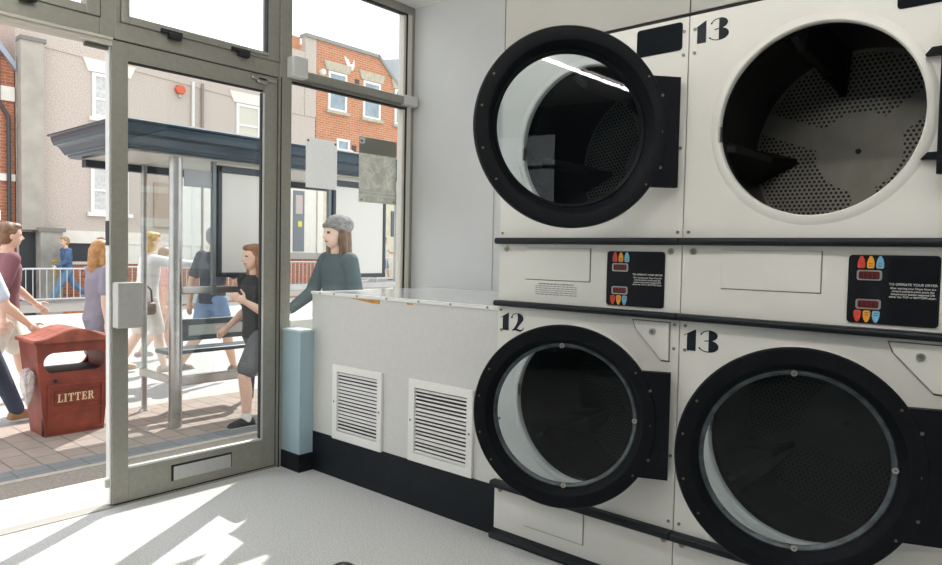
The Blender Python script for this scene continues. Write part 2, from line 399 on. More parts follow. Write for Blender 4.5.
def poster_mat():
    m = bpy.data.materials.new('grey_poster'); m.use_nodes = True; n, l = nodes_of(m); b = n['Principled BSDF']; b.inputs['Roughness'].default_value = .6
    g = n.new('ShaderNodeNewGeometry')
    t = n.new('ShaderNodeTexVoronoi'); t.feature = 'DISTANCE_TO_EDGE'; t.inputs['Scale'].default_value = 13
    wn = n.new('ShaderNodeTexNoise'); wn.inputs['Scale'].default_value = 16; wn.inputs['Detail'].default_value = 4; l.new(g.outputs['Position'], wn.inputs['Vector'])
    wv = n.new('ShaderNodeVectorMath'); wv.operation = 'MULTIPLY_ADD'; wv.inputs[1].default_value = (.16, .16, .16); l.new(wn.outputs['Color'], wv.inputs[0]); l.new(g.outputs['Position'], wv.inputs[2]); l.new(wv.outputs[0], t.inputs['Vector'])
    r = n.new('ShaderNodeValToRGB'); e = r.color_ramp.elements; e[0].position = .02; e[0].color = (.80, .80, .77, 1); e[1].position = .07; e[1].color = (.54, .54, .50, 1)
    l.new(t.outputs['Distance'], r.inputs['Fac'])
    no = n.new('ShaderNodeTexNoise'); no.inputs['Scale'].default_value = 14; no.inputs['Detail'].default_value = 5; l.new(g.outputs['Position'], no.inputs['Vector'])
    r2 = n.new('ShaderNodeValToRGB'); e = r2.color_ramp.elements; e[0].position = .45; e[0].color = (.52, .52, .48, 1); e[1].position = .6; e[1].color = (.64, .64, .60, 1)
    l.new(no.outputs['Fac'], r2.inputs['Fac'])
    mx = n.new('ShaderNodeMix'); mx.data_type = 'RGBA'; l.new(r2.outputs['Fac'] if 'Fac' in r2.outputs else no.outputs['Fac'], mx.inputs['Factor']) ; mx.inputs['Factor'].default_value = .55
    for k in list(mx.inputs['Factor'].links): l.remove(k)
    l.new(r.outputs['Color'], mx.inputs[6]); l.new(r2.outputs['Color'], mx.inputs[7]); l.new(mx.outputs[2], b.inputs['Base Color'])
    return m
o = MB().prism([(.514, 1.622), (.846, 1.622), (.838, 2.054), (.512, 2.052)], 'yz', -.0125, -.0105).build('poster', thin_paper(poster_mat(), .72))
tag(o, 'grey poster with pale sketchy lines stuck on the side window', 'poster')
MB().box(-.0106, -.0095, .513, .842, 1.945, 2.05).build('heading_band', thin_paper(mat('poster_band', (.50, .50, .47), .6), .72), o)
for a_ in ((.515, .56, 2.005, 2.047), (.515, .84, 1.665, 1.675), (.53, .83, 1.69, 1.697)): MB().box(-.0106, -.0090, *a_).build('printed_patch', mat('poster_white', (.72, .72, .7), .7), o)
for a_ in ((.525, .54, 2.015, 2.03), (.53, .54, 1.632, 1.642), (.815, .825, 1.632, 1.642)): MB().box(-.0096, -.0085, *a_).build('pin', ink, o)
# pale blue boxed pier
pb = MB().box(.0, .206, -.086, .012, .0, .822, .002)
po = struct('trim_5', pb, bluem, label='pale blue boxed pier between the door frame and the counter')
struct('skirting', MB().box(.0, .212, -.092, .012, .0, .105, .002), navy, po)
struct('cap', MB().box(.0, .208, -.088, .012, .818, .832, .002), mat('pier_cap', (.52, .62, .66), .4), po)

# ------------------------------------------------------------------ counter box
CF = .012; CL = .185; CRX = 1.594; CT = 1.054
ct = thing('service_counter', (.89, .5, 0), 'long grey boxed counter under the window with two white vent grilles', 'counter')
MB().box(CL, CRX, CF, BY - .001, .232, 1.036).build('body', counterm, ct)
MB().box(CL, CRX, CF - .004, BY - .001, 0, .232).build('kickboard', navy, ct)
MB().box(CL - .004, CRX, CF - .002, BY - .001, 1.036, CT, .001).build('countertop', topm, ct)
MB().box(CL - .006, CRX, CF - .008, CF + .012, 1.041, CT + .003, .002).build('edge_trim', whitem, ct)
MB().box(CL - .006, CRX, BY - .018, BY - .002, CT, CT + .012).build('back_bead', alul, ct)
sc = []
for x in (.27, .40, .60, .84, 1.08, 1.30, 1.53):
    MB().tube([(x, CF - .0085, 1.049), (x, CF - .0115, 1.049)], .0055, 12).build('screw', screwd, ct)
MB().prism([(.47, 1.041), (.78, 1.041), (.78, 1.016), (.72, 1.017), (.58, 1.030)], 'xz', CF - .0015, CF + .001).build('bare_wood_patch', mat('bare_wood', (.55, .27, .05), .7, var=.3, vscale=30), ct)['label'] = 'chipped patch of bare orange wood'
MB().prism([(.98, 1.041), (1.03, 1.041), (1.03, 1.028), (.99, 1.027)], 'xz', CF - .0015, CF + .001).build('wood_chip', mat('bare_wood', (0, 0, 0)), ct)
def grille(x0, x1, z0, z1, i0, i1, k0, k1):
    fr = MB()
    y0, y1 = CF - .016, CF
    fr.box(x0, i0, y0, y1, z0, z1, .003).box(i1, x1, y0, y1, z0, z1, .003).box(i0 - .003, i1 + .003, y0, y1, k1, z1, .003).box(i0 - .003, i1 + .003, y0, y1, z0, k0, .003)
    g = fr.build('vent_grille', whitem, ct)
    MB().box(i0, i1, CF - .002, CF - .0005, k0, k1).build('backing', rubber, g)
    s = MB(); n = 17; random.seed(int(x0 * 100))
    for k in range(n):
        z = k0 + (k + .5) * (k1 - k0) / n; dz = (k1 - k0) / n
        tilt = random.choice((.46, .52, .56, .42, .30, .46, .52)); h = dz * tilt
        s.prism([(CF - .013, z - h * .55), (CF - .0115, z - h * .6), (CF - .003, z + h * .45), (CF - .0045, z + h * .5)], 'yz', i0, i1)
    s.build('louvres', mat('louvre_white', (.74, .73, .70), .45), g)
    for x in (x0 + .018, x1 - .018):
        MB().tube([(x, y0 - .002, (z0 + z1) / 2), (x, y0 + .001, (z0 + z1) / 2)], .006, 10).build('screw', screwd, g)
grille(.400, .818, .227, .653, .442, .782, .276, .613)
grille(1.024, 1.458, .234, .652, 1.068, 1.420, .278, .611)

# ------------------------------------------------------------------ tumble dryers
W = .868
def ringpts(cx, cz, a0, a1, r, n=14): return [(cx + r * math.cos(R(a0 + (a1 - a0) * k / n)), cz + r * math.sin(R(a0 + (a1 - a0) * k / n))) for k in range(n + 1)]
def stroke(pts, w):
    """flat ribbon polygon along 2D points with per-point width"""
    L_, R_ = [], []
    for i, p in enumerate(pts):
        a = Vector(pts[max(i - 1, 0)]); b = Vector(pts[min(i + 1, len(pts) - 1)]); d = (b - a).normalized(); nn = Vector((-d.y, d.x))
        ww = w[i] if isinstance(w, (list, tuple)) else w
        L_.append((p[0] + nn.x * ww, p[1] + nn.y * ww)); R_.append((p[0] - nn.x * ww, p[1] - nn.y * ww))
    return L_ + R_[::-1]
def arc(c, rx, ry, a0, a1, n=14): return [(c[0] + rx * math.cos(R(a0 + (a1 - a0) * k / n)), c[1] + ry * math.sin(R(a0 + (a1 - a0) * k / n))) for k in range(n + 1)]
GLYPH = {
 '1': [[(0, .70), (.02, .67), (.16, .76), (.16, 0), (.58, 0), (.58, 1.0), (.50, .965)]],
 '3': [[(.44, 0)] + arc((.48, .27), .42, .27, -90, 72) + arc((.47, .76), .37, .24, -62, 90) + [(.44, 1.0)],
       stroke(arc((.44, .70), .38, .28, 92, 165, 12), [.018] * 10 + [.03, .035, .03]), stroke([(.24, .50), (.45, .525)], .022),
       stroke(arc((.44, .27), .46, .255, 198, 272, 12), [.035, .035, .028] + [.018] * 10)],
 '2': [arc((.44, .72), .42, .28, 90, -38, 14) + [(.42, .14), (.28, .03), (.12, .0), (.22, .14), (.36, .34), (.46, .55), (.48, .75), (.46, .92)],
       stroke(arc((.40, .72), .34, .265, 88, 185, 12), [.018] * 9 + [.03, .05, .05, .03]),
       stroke([(.10, .03), (.26, .12), (.45, .07), (.66, .035), (.82, .10), (.88, .24)], [.02, .045, .06, .05, .03, .015])],
}
def number(txt, x, z, h, parent):
    m = MB(); cx = x
    for ch in txt:
        for poly in GLYPH[ch]: m.prism([(cx + p[0] * h, z + p[1] * h) for p in poly], 'xz', -.0016, 0.0005)
        cx += h * (.74 if ch == '1' else .95)
    return m.build('number', numm, parent)
def rrect(x0, x1, z0, z1, r, n=5):
    p = []
    for cx, cz, a in ((x1 - r, z1 - r, 0), (x0 + r, z1 - r, 90), (x0 + r, z0 + r, 180), (x1 - r, z0 + r, 270)):
        p += [(cx + r * math.cos(R(a + 90 * k / n)), cz + r * math.sin(R(a + 90 * k / n))) for k in range(n + 1)]
    return p
def dryer(L, num, label, th_up, th_lo):
    cx = L + .437
    t = thing('tumble_dryer', (L + W / 2, .49, 0), label, 'tumble dryer', 'stacked coin-operated tumble dryers')
    X0, X1 = L + .0015, L + W - .0025
    c = MB().box(X0, X0 + .01, .012, .97, .0, 2.177).box(X1 - .01, X1, .012, .97, .0, 2.177).box(X0, X1, .955, .97, 0, 2.177).box(X0, X1, .012, .97, 2.165, 2.177).box(X0, X1, .012, .96, 0.0, .01).box(X0, X1, .012, .96, 1.20, 1.215)
    c.build('cabinet', cream, t)
    for nm, z0, z1, zc in (('upper_front', 1.368, 2.177, 1.755), ('lower_front', .268, 1.066, .668)):
        MB().holed(X0, X1, z0, z1, (cx, zc), .314, 0, .014).build(nm, cream, t, bev=.0015)
        MB().lathe([(.310, .016), (.3105, -.003), (.315, -.008), (.325, -.008), (.338, -.003), (.346, .001), (.346, .004), (.316, .006)], (cx, 0, zc)).build('opening_rim', cream, t, smooth=True)
        # drum
        dm = bmesh.new(); uvl = dm.loops.layers.uv.new('uv'); N = 72; ys = (.055, .64)
        vs = [[dm.verts.new((cx + .40 * math.cos(2 * PI * k / N), y, zc - .025 + .40 * math.sin(2 * PI * k / N))) for k in range(N)] for y in ys]
        for k in range(N):
            fc = dm.faces.new((vs[0][k], vs[0][(k + 1) % N], vs[1][(k + 1) % N], vs[1][k]))
            for lp_, (u, v) in zip(fc.loops, ((k, 0), (k + 1, 0), (k + 1, 1), (k, 1))): lp_[uvl].uv = (u * 2 * PI * .40 / N, ys[v])
            fc.smooth = True
        q = MB(); q.bm.free(); q.bm = dm
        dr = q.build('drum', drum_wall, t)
        MB().lathe([(.3115, .0165), (.317, .0165), (.405, .05), (.405, .056), (.3115, .056)], (cx, 0, zc - .0)).build('drum_lip', drumd, dr)
        # back plate has its own origin at the hub so that its pattern is centred
        bk = bpy.data.objects.new('back_plate', None)
        bmk = MB().tube([(0, 0, 0), (0, .006, 0)], .405, 72)
        bmesh.ops.recalc_face_normals(bmk.bm, faces=bmk.bm.faces); me = bpy.data.meshes.new('back_plate'); bmk.bm.to_mesh(me); bmk.bm.free(); me.materials.append(drum_back if zc > 1 else drum_back_shaded)
        bpy.data.objects.remove(bk); bk = bpy.data.objects.new('back_plate', me); COL.objects.link(bk); bk.parent = dr
        bk.location = Vector((cx - .005, .635, zc - .025)) - t.location
        bk.rotation_euler = (0, R(0 if zc > 1 else 70) + (.9 if num == '12' else 0), 0)
        for a in (186, 292, 106):
            a = R(a + (0 if zc > 1 else 25)); ca, sa = math.cos(a), math.sin(a); tx, tz = -sa, ca
            def P(r, w, y): return (cx + ca * r + tx * w, y, zc - .025 + sa * r + tz * w)
            rings = [[P(.40, -.075, y), P(.40 - h, -.012, y), P(.40 - h, .012, y), P(.40, .075, y)] for y, h in ((.06, .05), (.12, .10), (.5, .11), (.632, .17))]
            MB().rings(rings).build('drum_fin', fin_m, dr, bev=.004)
    # middle and plinth panels
    mp = MB().box(X0, X1, 0, .014, 1.088, 1.343, .0015).build('control_fascia', cream, t)
    pp = MB().box(X0, X1, 0, .014, .040, .238, .0015).build('plinth_front', cream, t)
    def barr(z0, z1, x0=None):
        a = MB(); r = (z1 - z0) / 2
        prof = [(0.0, z0), (-.018, z0 - .001)] + [(-.026 + .012 * -math.sin(R(k)), (z0 + z1) / 2 - r * math.cos(R(k))) for k in range(10, 171, 16)] + [(-.018, z1), (0.0, z1)]
        a.prism([(y, z) for y, z in prof], 'yz', (x0 or L + .001), L + W - .004)
        return a.build('trim_bar', barm, t, auto=35)
    barr(1.342, 1.369); barr(1.064, 1.089); barr(.237, .269)
    MB().prism([(0, 0), (-.03, .002), (-.036, .016), (-.03, .032), (0, .042)], 'yz', L + .0, L + W - .004).build('toe_bar', barm, t)
    # access flaps
    for nm, x0, x1, z0, z1 in (('access_flap', L + .150, L + .476, 1.190, 1.325), ('plinth_flap', L + .176, L + .476, .098, .236)):
        MB().box(x0 - .0, x1 + .0035, -.0012, 0, z0 - .003, z1 + .001).build('flap_gap_shade', mat('gap_shade', (.20, .175, .14), .8), t)  # dark plate paints the shade line in the joint round the flap
        MB().box(x0, x1, -.004, 0, z0, z1, .001).build(nm, cream, t)
    # triangular lint hatch with lock
    tri = [(L + .679, 1.050), (L + .828, 1.050), (L + .828, .908), (L + .797, .908), (L + .691, 1.018)]
    cxm = L + .77; czm = 1.0
    big = [(cxm + (x - cxm) * 1.075, czm + (z - czm) * 1.07) for x, z in tri]
    MB().prism(big, 'xz', -.0010, .0).build('hatch_gap_shade', mat('gap_shade', (0, 0, 0)), t)  # larger dark plate paints the shadow line round the hatch
    ht = MB().prism(tri, 'xz', -.007, -.0005).build('lint_hatch', cream, t, bev=.002)
    MB().tube([(L + .763, -.0125, 1.013), (L + .763, -.006, 1.013)], .0125, 16).build('lock', steel, ht)
    MB().tube([(L + .763, -.0135, 1.013), (L + .763, -.0124, 1.013)], .006, 12).build('keyhole', screwd, ht)
    # dark badge at the top right
    MB().prism(rrect(L + .659, L + .842, 2.060, 2.162, .012), 'xz', -.003, 0).build('badge_plate', mat('matt_black', (.007, .009, .012), .8, spec=.08), t)
    # control panel
    px0, px1, pz0, pz1 = L + .557, L + .802, 1.102, 1.316; pw, ph = px1 - px0, pz1 - pz0
    cp = MB().prism(rrect(px0, px1, pz0, pz1, .012), 'xz', -.005, 0).build('control_panel', panelb, t)
    fx = lambda u: px0 + u * pw
    fz = lambda v: pz1 - v * ph
    MB().box(fx(.46), fx(.985), -.0058, -.005, fz(.97), fz(.03)).build('card_window', panelb2, cp)
    for v0, v1, lit in ((.22, .37, num == '13'), (.645, .79, False)):
        MB().prism(rrect(fx(.10), fx(.385), fz(v1), fz(v0), .007), 'xz', -.0075, -.005).build('display_frame', mat('display_rim', (.42, .42, .40), .3, .6), cp)
        MB().prism(rrect(fx(.125), fx(.36), fz(v1 - .02), fz(v0 + .02), .005), 'xz', -.0082, -.0074).build('display', redled, cp)
        sg = MB(); hz = (v1 - v0 - .07) * ph
        for k in range(4):
            x = fx(.15 + .052 * k); z = fz(v1 - .035); w_ = .006
            segs = ((x, x + .0012), (x + w_, x + w_ + .0012))
            sg.box(segs[1][0], segs[1][1], -.0086, -.008, z, z + hz * .46).box(segs[1][0], segs[1][1], -.0086, -.008, z + hz * .54, z + hz)
            if k in (1, 2) or not lit: sg.box(x, x + w_, -.0086, -.008, z + hz - .0012, z + hz)
        sg.build('digits', redseg, cp)
    for v0, v1, flip, us in ((.015, .195, False, (.15, .255, .36)), (.81, .985, True, (.125, .23, .335))):
        for u, bmz in zip(us, (b_red, b_yel, b_blu)):
            zc_, hh, ww = (fz(v0) + fz(v1)) / 2, (v1 - v0) * ph / 2, .0105
            pts = [(-1, -.8), (-.7, -1), (.7, -1), (1, -.8), (1, -.1), (.72, .5), (.25, .98), (-.25, .98), (-.72, .5), (-1, -.1)]
            sgn = -1 if flip else 1
            b = MB().prism([(fx(u) + a * ww, zc_ + sgn * q * hh) for a, q in pts], 'xz', -.0085, -.005).build('button', bmz, cp, bev=.0008)
            q = MB()
            for k in range(2): q.box(fx(u) - .0055, fx(u) + .0055, -.0089, -.0085, zc_ - sgn * hh * (.25 + .38 * k) - .0012, zc_ - sgn * hh * (.25 + .38 * k) + .0012)
            q.build('button_print', ink, b)
    text_mesh('TO OPERATE YOUR DRYER', .0102, paperw, 'instruction_heading', cp, (fx(.72), -.0062, fz(.43)), ROT_FRONT, 'CENTER')
    text_mesh('After starting your Dryer from the\ncontrol payment point press the\ntemperature button required OR\neither the TOP or BOTTOM dryer.', .0084, paperw, 'instructions', cp, (fx(.72), -.0062, fz(.482)), ROT_FRONT, 'CENTER', space=1.05)
    if num == '12':
        q = MB(); random.seed(3)
        q.box(L + .222, L + .228, -.0012, 0, 1.169, 1.175)
        for k in range(6):
            x = L + (.232 if k == 0 else .206); end = L + (.415 if k else .40); z = 1.170 - k * .0088
            while x < end:
                w_ = random.uniform(.006, .022); q.box(x, min(x + w_, end), -.0012, 0, z, z + (.0048 if k == 0 else .0030)); x += w_ + .004
        q.build('warning_print', mat('grey_print', (.22, .22, .21), .8), t)
    # numbers
    if num == '13': number(num, L + .018, 2.071, .078, t)
    number(num, L + .017, .955, .080, t)
    # screws
    for z in (2.125, 2.04, 1.39, 1.70, 1.045, .955, .30, .55):
        for x in ((L + .018,) if z in (1.39, 2.125, 1.045, .30, 1.70) and num == '12' else (L + .022,)) + (L + W - .020,):
            if num == '13' and z in (1.70,): continue
            MB().tube([(x, -.004, z), (x, 0, z)], .0062, 10).build('screw', screwd, t)
    for x, z in ((L + .042, 1.319), (L + .823, 1.319), (L + .036, .226), (L + .832, .226)):
        wsh = MB().tube([(x, -.004, z), (x, 0, z)], .0125, 16).build('washer', mat('worn_washer', (.36, .32, .27), .45, .7), t)
        MB().tube([(x, -.007, z), (x, -.003, z)], .006, 10).build('screw', screwd, wsh)
    # catch on the left of each opening
    for zc in (1.735, .70):
        MB().box(cx - .3135, cx - .306, -.010, .012, zc - .028, zc + .028, .002).build('door_catch', steel, t)
    # doors
    for zc, th in ((1.752, th_up), (.669, th_lo)):
        hx, hy = L + .823 - (.012 if num == '13' and zc < 1 else 0), -.052
        m = MB().lathe([(.352, .022), (.358, .012), (.358, -.012), (.353, -.019), (.315, -.020), (.307, -.017), (.293, .008), (.276, .030), (.276, .042), (.31, .044)], (-.366, 0, 0))
        dd = m.build('door', blackp, t, smooth=True, local=True)
        dd.location = Vector((hx, hy, zc)) - t.location; dd.rotation_euler = (0, 0, th)
        MB().tube([(-.366, .031, 0), (-.366, .036, 0)], .2775, 72).build('glass', door_g, dd, local=True)
        MB().lathe([(.2865, .021), (.280, .018), (.272, .022), (.268, .0305), (.2795, .0305)], (-.366, 0, 0)).build('gasket', gasket if zc < 1 else blackp, dd, local=True, smooth=True)
        pl_ = MB().prism([(-.366 + .318 * math.cos(R(a)), .318 * math.sin(R(a))) for a in range(-39, 40, 3)] + [(.036, .20), (.036, -.20)], 'xz', -.014, .014)
        pl_.build('hinge_plate', blackp, dd, local=True)
        for a in ((92, 1, 272) if zc < 1 else ()):
            x, z = -.366 + .275 * math.cos(R(a)), .275 * math.sin(R(a))
            cl = MB().tube([(x, .012, z), (x, .024, z)], .0095, 14).build('glass_clip', steel, dd, local=True)
            MB().tube([(x, .0112, z), (x, .0122, z)], .004, 10).build('clip_screw', screwd, dd, local=True)
        for a in (35, 150, 170, 195, 215, 325):
            x, z = -.366 + .338 * math.cos(R(a)), .338 * math.sin(R(a))
            MB().tube([(x, -.0225, z), (x, -.018, z)], .0042, 10).build('bolt', brass, dd, local=True)
        for x, z in ((-.035, .13), (-.035, 0.0), (-.035, -.13)):
            MB().tube([(x, -.0195, z), (x, -.015, z)], .0055, 10).build('bolt', screwd, dd, local=True)
        for s_ in (-1, 1):
            MB().box(-.018, .020, -.012, .052, s_ * .165 - .012, s_ * .165 + .012, .002).build('hinge', blackp, dd, local=True)
    return t
dryer(1.5965, '12', 'left stacked dryer, number 12, with its upper round door swung half open', R(50.5), R(23))
t13 = dryer(2.4645, '13', 'right stacked dryer, number 13, its upper drum bare with no door across', R(168), R(21))
# fixed hinge blocks that stay on the cabinet of number 13
for z, h in ((1.905, .02), (1.60, .02)):
    MB().prism([(3.205, z), (3.222, z + h), (3.30, z + h), (3.30, z - .004)], 'xz', -.03, 0).build('hinge_block', blackp, t13)

# small dark thing lying on the floor
ds = thing('doorstop', (1.385, -.70, 0), 'dark rounded rubber doorstop lying on the pale floor', 'doorstop')
MB().lathe([(.001, 0), (.048, 0), (.052, .006), (.048, .018), (.036, .026), (.001, .029)], (1.385, -.70, 0), 'z', 32, close=False).build('body', mat('dark_rubber', (.03, .028, .025), .5), ds, smooth=True)
MB().tube([(1.385, -.70, .028), (1.385, -.70, .0305)], .009, 12).build('screw_cap', screwd, ds)

# ceiling lights
tube_e = mat('tube_glow', (1, 1, 1), .5, emit=(1, .965, .91), estr=80.)
def batten(x0, x1, y, lab, turn=0.):
    xm, h = (x0 + x1) / 2, (x1 - x0) / 2
    t = thing('fluorescent_light', (0, 0, 0), lab, 'ceiling light', 'ceiling tube lights')
    MB().box(-h, h, -.04, .04, -.05, 0, .005).build('housing', whitem, t, local=True)
    MB().tube([(-h + .05, 0, -.075), (h - .05, 0, -.075)], .013, 12).build('tube', tube_e, t, local=True)
    for x in (-h + .03, h - .03): MB().box(x - .02, x + .02, -.02, .02, -.10, -.045, .003).build('tube_holder', whitem, t, local=True)
    t.location = (xm, y, CZ); t.rotation_euler = (0, 0, R(turn))
batten(4.4, 6.9, -1.66, 'bare tube light on the ceiling farthest from the shop window', 12)
batten(2.5, 4.1, -1.5, 'bare tube light on the ceiling in front of dryer 13')
batten(.6, 2.2, -1.5, 'bare tube light on the ceiling nearest the shop window')
batten(2.4, 4.0, -4.2, 'unseen tube light added to fill the room, along the dark front wall')  # added tube out of view, there only to brighten the room

# ------------------------------------------------------------------ street
def gz(x, y): return -.18 + .036 * max(0., y - 4) * min(1., max(0., (-x - 4) / 11.5))
pav = brick_mat('pink_pavers', (.36, .285, .245), (.30, .25, .215), (.20, .175, .155), .26, .17, 'xy', .007, .2, .5, .9)
struct('pavement', MB().box(-2.9, -1.60, -14, 26, -.4, -.18), pav, label='pink block pavement by the bus shelter')
struct('kerb_strip', MB().box(-1.60, -1.39, -14, 26, -.4, -.178), brick_mat('blue_grey_setts', (.20, .21, .22), (.17, .18, .19), (.13, .135, .14), .21, .21, 'xy', .006, .15, 0.), label='row of blue grey setts edging the pavement')
struct('shop_forecourt', MB().box(-1.39, -.5, -14, 26, -.4, -.18), mat('brown_asphalt', (.28, .245, .21), .9, var=.25, vscale=60, bump=.3, bscale=300), label='brown asphalt strip in front of the shop')
struct('edging_line', MB().box(-1.39, -1.33, -14, 26, -.4, -.177), mat('pale_edging', (.42, .37, .31), .9, var=.15, vscale=20), label='pale edging line beside the setts')
struct('door_step', MB().box(-.5, -.02, -14, 26, -.4, -.004, .006), mat('step_tile', (.62, .61, .58), .7, var=.04, vscale=30), label='pale step slab outside the doorway')
def ground_sheet(name, x0, x1, m, lift=0., label=None):
    b = MB(); xs = [x0 + (x1 - x0) * k / 12 for k in range(13)]; ys = [-14 + 2.0 * k for k in range(31)]
    V = [[b.bm.verts.new((x, y, gz(x, y) + lift)) for y in ys] for x in xs]
    for i in range(12):
        for j in range(30): b.bm.faces.new((V[i][j], V[i][j + 1], V[i + 1][j + 1], V[i + 1][j]))
    return struct(name, b, m, label=label)
ground_sheet('road', -13.2, -2.9, mat('pale_asphalt', (.40, .39, .38), .95, var=.08, vscale=10, bump=.1, bscale=100), -.03, 'sunlit pale road between the pavements')
ground_sheet('far_pavement', -24, -13.2, mat('far_paving', (.42, .39, .35), .95, var=.1, vscale=8), .02, 'far pavement in front of the houses')
struct('yard', MB().box(RX + .3, RX + 30, -30, 30, -.3, -.1), mat('far_paving', (0, 0, 0)), label='paved yard behind the launderette')

# --- litter bin
red = mat('bin_red', (.235, .045, .026), .5, var=.3, vscale=9, bump=.1, bscale=60)
redd = mat('bin_red_worn', (.22, .035, .02), .6, var=.45, vscale=12)
gold = mat('cream_lettering', (.85, .68, .42), .5)
BX, BYc = -2.36, -.36
bt = thing('litter_bin', (BX - .17, BYc, -.18), 'red street litter bin with cream lettering on the block pavement', 'litter bin')
def frustum(x0t, x1t, y0t, y1t, x0b, x1b, y0b, y1b, zb, zt):
    return [[(x0b, y0b, zb), (x1b, y0b, zb), (x1b, y1b, zb), (x0b, y1b, zb)], [(x0t, y0t, zt), (x1t, y0t, zt), (x1t, y1t, zt), (x0t, y1t, zt)]]
yl, yr = -.615, -.185        # base left/right
bz0, bz1 = -.18, .545
xf0, xf1 = -2.335, -2.29    # front face at base / at top
xb0, xb1 = -2.66, -2.70
def yL(z): k = (z - bz0) / (bz1 - bz0); return yl - .066 * k
def yR(z): k = (z - bz0) / (bz1 - bz0); return yr + .05 * k
def xF(z): k = (z - bz0) / (bz1 - bz0); return xf0 + (xf1 - xf0) * k
def xB(z): k = (z - bz0) / (bz1 - bz0); return xb0 + (xb1 - xb0) * k
az0, az1 = .315, .470       # see-through slot
b = MB()
def slab(z0, z1):
    b.rings([[(xB(z), yL(z), z), (xF(z), yL(z), z), (xF(z), yR(z), z), (xB(z), yR(z), z)] for z in (z0, z1)])
slab(bz0, az0)
slab(az1, bz1)
for fl, fr_ in ((lambda z: yL(z), lambda z: -.628), (lambda z: -.185, lambda z: yR(z))):
    b.rings([[(xB(z), fl(z), z), (xF(z), fl(z), z), (xF(z), fr_(z), z), (xB(z), fr_(z), z)] for z in (az0, az1)])
# rounded slot ends (front and back skins)
def slot_fill(y_end, sgn):
    r = (az1 - az0) / 2; zc = (az0 + az1) / 2
    pts = [(y_end, az0)] + [(y_end + sgn * r * (1 - math.cos(R(k))) , zc - r * math.sin(R(k))) for k in range(90, -91, -12)][::-1] + [(y_end, az1)]
    pts = [(y_end, az0), (y_end + sgn * r, az0)] + [(y_end + sgn * r - sgn * r * math.cos(R(a)), zc + r * math.sin(R(a))) for a in range(-80, 81, 10)] + [(y_end + sgn * r, az1), (y_end, az1)]
    b.prism(pts, 'yz', xF(az1) - .035, xF(az1) - .006); b.prism(pts, 'yz', xB(az1) + .006, xB(az1) + .03)
slot_fill(-.628, 1); slot_fill(-.185, -1)
bo = b.build('body', red, bt)
MB().box(-2.66, -2.335, -.62, -.19, az0 - .004, az0 + .006).build('slot_floor', rubber, bo)
# domed lid
ld = MB(); n = 12; prof = []
for k in range(n + 1):
    u = k / n; y = yL(.56) - .024 + u * (yR(.56) - yL(.56) + .05); prof.append((y, .578 + .072 * max(0, math.sin(PI * min(1, max(0, (u - .12) / .76)))) ** 1.2))
ld.prism([(prof[0][0], .545)] + [(p[0], p[1]) for p in prof] + [(prof[-1][0], .545)], 'yz', xb1 - .012, xf1 + .035)
ld.build('lid', mat('lid_rust', (.30, .075, .045), .55, var=.5, vscale=8), bt, bev=.01)
# front door with recessed panels, following the sloped front
def front(mb, y0, y1, z0, z1, t):
    mb.rings([[(xF(z0) + a, y0, z0) for a in (0, t)] + [(xF(z0) + a, y1, z0) for a in (t, 0)], [(xF(z1) + a, y0, z1) for a in (0, t)] + [(xF(z1) + a, y1, z1) for a in (t, 0)]])
    return mb
fd = MB()
for a in ((-.60, -.195, .205, .225), (-.60, -.585, -.15, .205), (-.21, -.195, -.15, .205), (-.585, -.21, .0, .018), (-.585, -.21, -.15, -.135)): front(fd, *a, .010)
fdo = fd.build('front_door', red, bt)
q = MB()
for a in ((-.55, -.215, .165, .170), (-.55, -.215, .055, .060), (-.55, -.545, .06, .165), (-.22, -.215, .06, .165)): front(q, *a, .007)
q.build('plaque_border', redd, fdo)
# LITTER in slab-serif capitals
def letter(ch):
    V = [(.14, .0), (.36, .0), (.36, 1), (.14, 1)]
    def rc(x0, z0, x1, z1): return [(x0, z0), (x1, z0), (x1, z1), (x0, z1)]
    if ch == 'L': return [rc(.14, 0, .36, 1), rc(0, 0, .8, .09), rc(0, .91, .5, 1), [(.66, .0), (.8, .0), (.8, .34), (.74, .34)]], .88
    if ch == 'I': return [rc(.12, 0, .34, 1), rc(0, 0, .46, .09), rc(0, .91, .46, 1)], .56
    if ch == 'T': return [rc(.32, 0, .54, 1), rc(.2, 0, .66, .09), rc(0, .9, .86, 1), [(0, .68), (.06, .68), (.14, .95), (0, .95)], [(.86, .68), (.8, .68), (.72, .95), (.86, .95)]], .94
    if ch == 'E': return [rc(.14, 0, .36, 1), rc(0, 0, .8, .09), rc(0, .91, .78, 1), rc(.3, .46, .56, .55), [(.66, 0), (.8, 0), (.8, .32), (.74, .32)], [(.66, 1), (.78, 1), (.78, .7), (.72, .7)], rc(.52, .36, .58, .66)], .88
    if ch == 'R': return [rc(.12, 0, .34, 1), rc(0, 0, .48, .09), rc(0, .91, .5, 1), stroke(arc((.5, .73), .2, .225, 90, -90, 10), [.045, .07, .1, .11, .11, .11, .11, .11, .1, .07, .045]), rc(.3, .47, .52, .54), [(.46, .5), (.62, .5), (.98, 0), (.72, 0)]], 1.0
lt = MB(); y = -.53; hgt = .064
for ch in 'LITTER':
    polys, adv = letter(ch)
    for p in polys:
        lt.rings([[(xF(.08 + q[1] * hgt) + a, y + q[0] * hgt * .72, .08 + q[1] * hgt) for q in p] for a in (.001, .006)])
    y += adv * hgt * .72 + .005
lt.build('lettering', gold, fdo)['label'] = 'cream capitals reading LITTER'
MB().tube([(xF(.25) - .002, -.545, .252), (xF(.25) + .006, -.545, .252)], .013, 12).build('keyhole', rubber, fdo)
MB().box(xF(-.1) - .03, xF(-.1) - .006, -.628, -.618, -.17, .30).build('door_seam', rubber, bt)
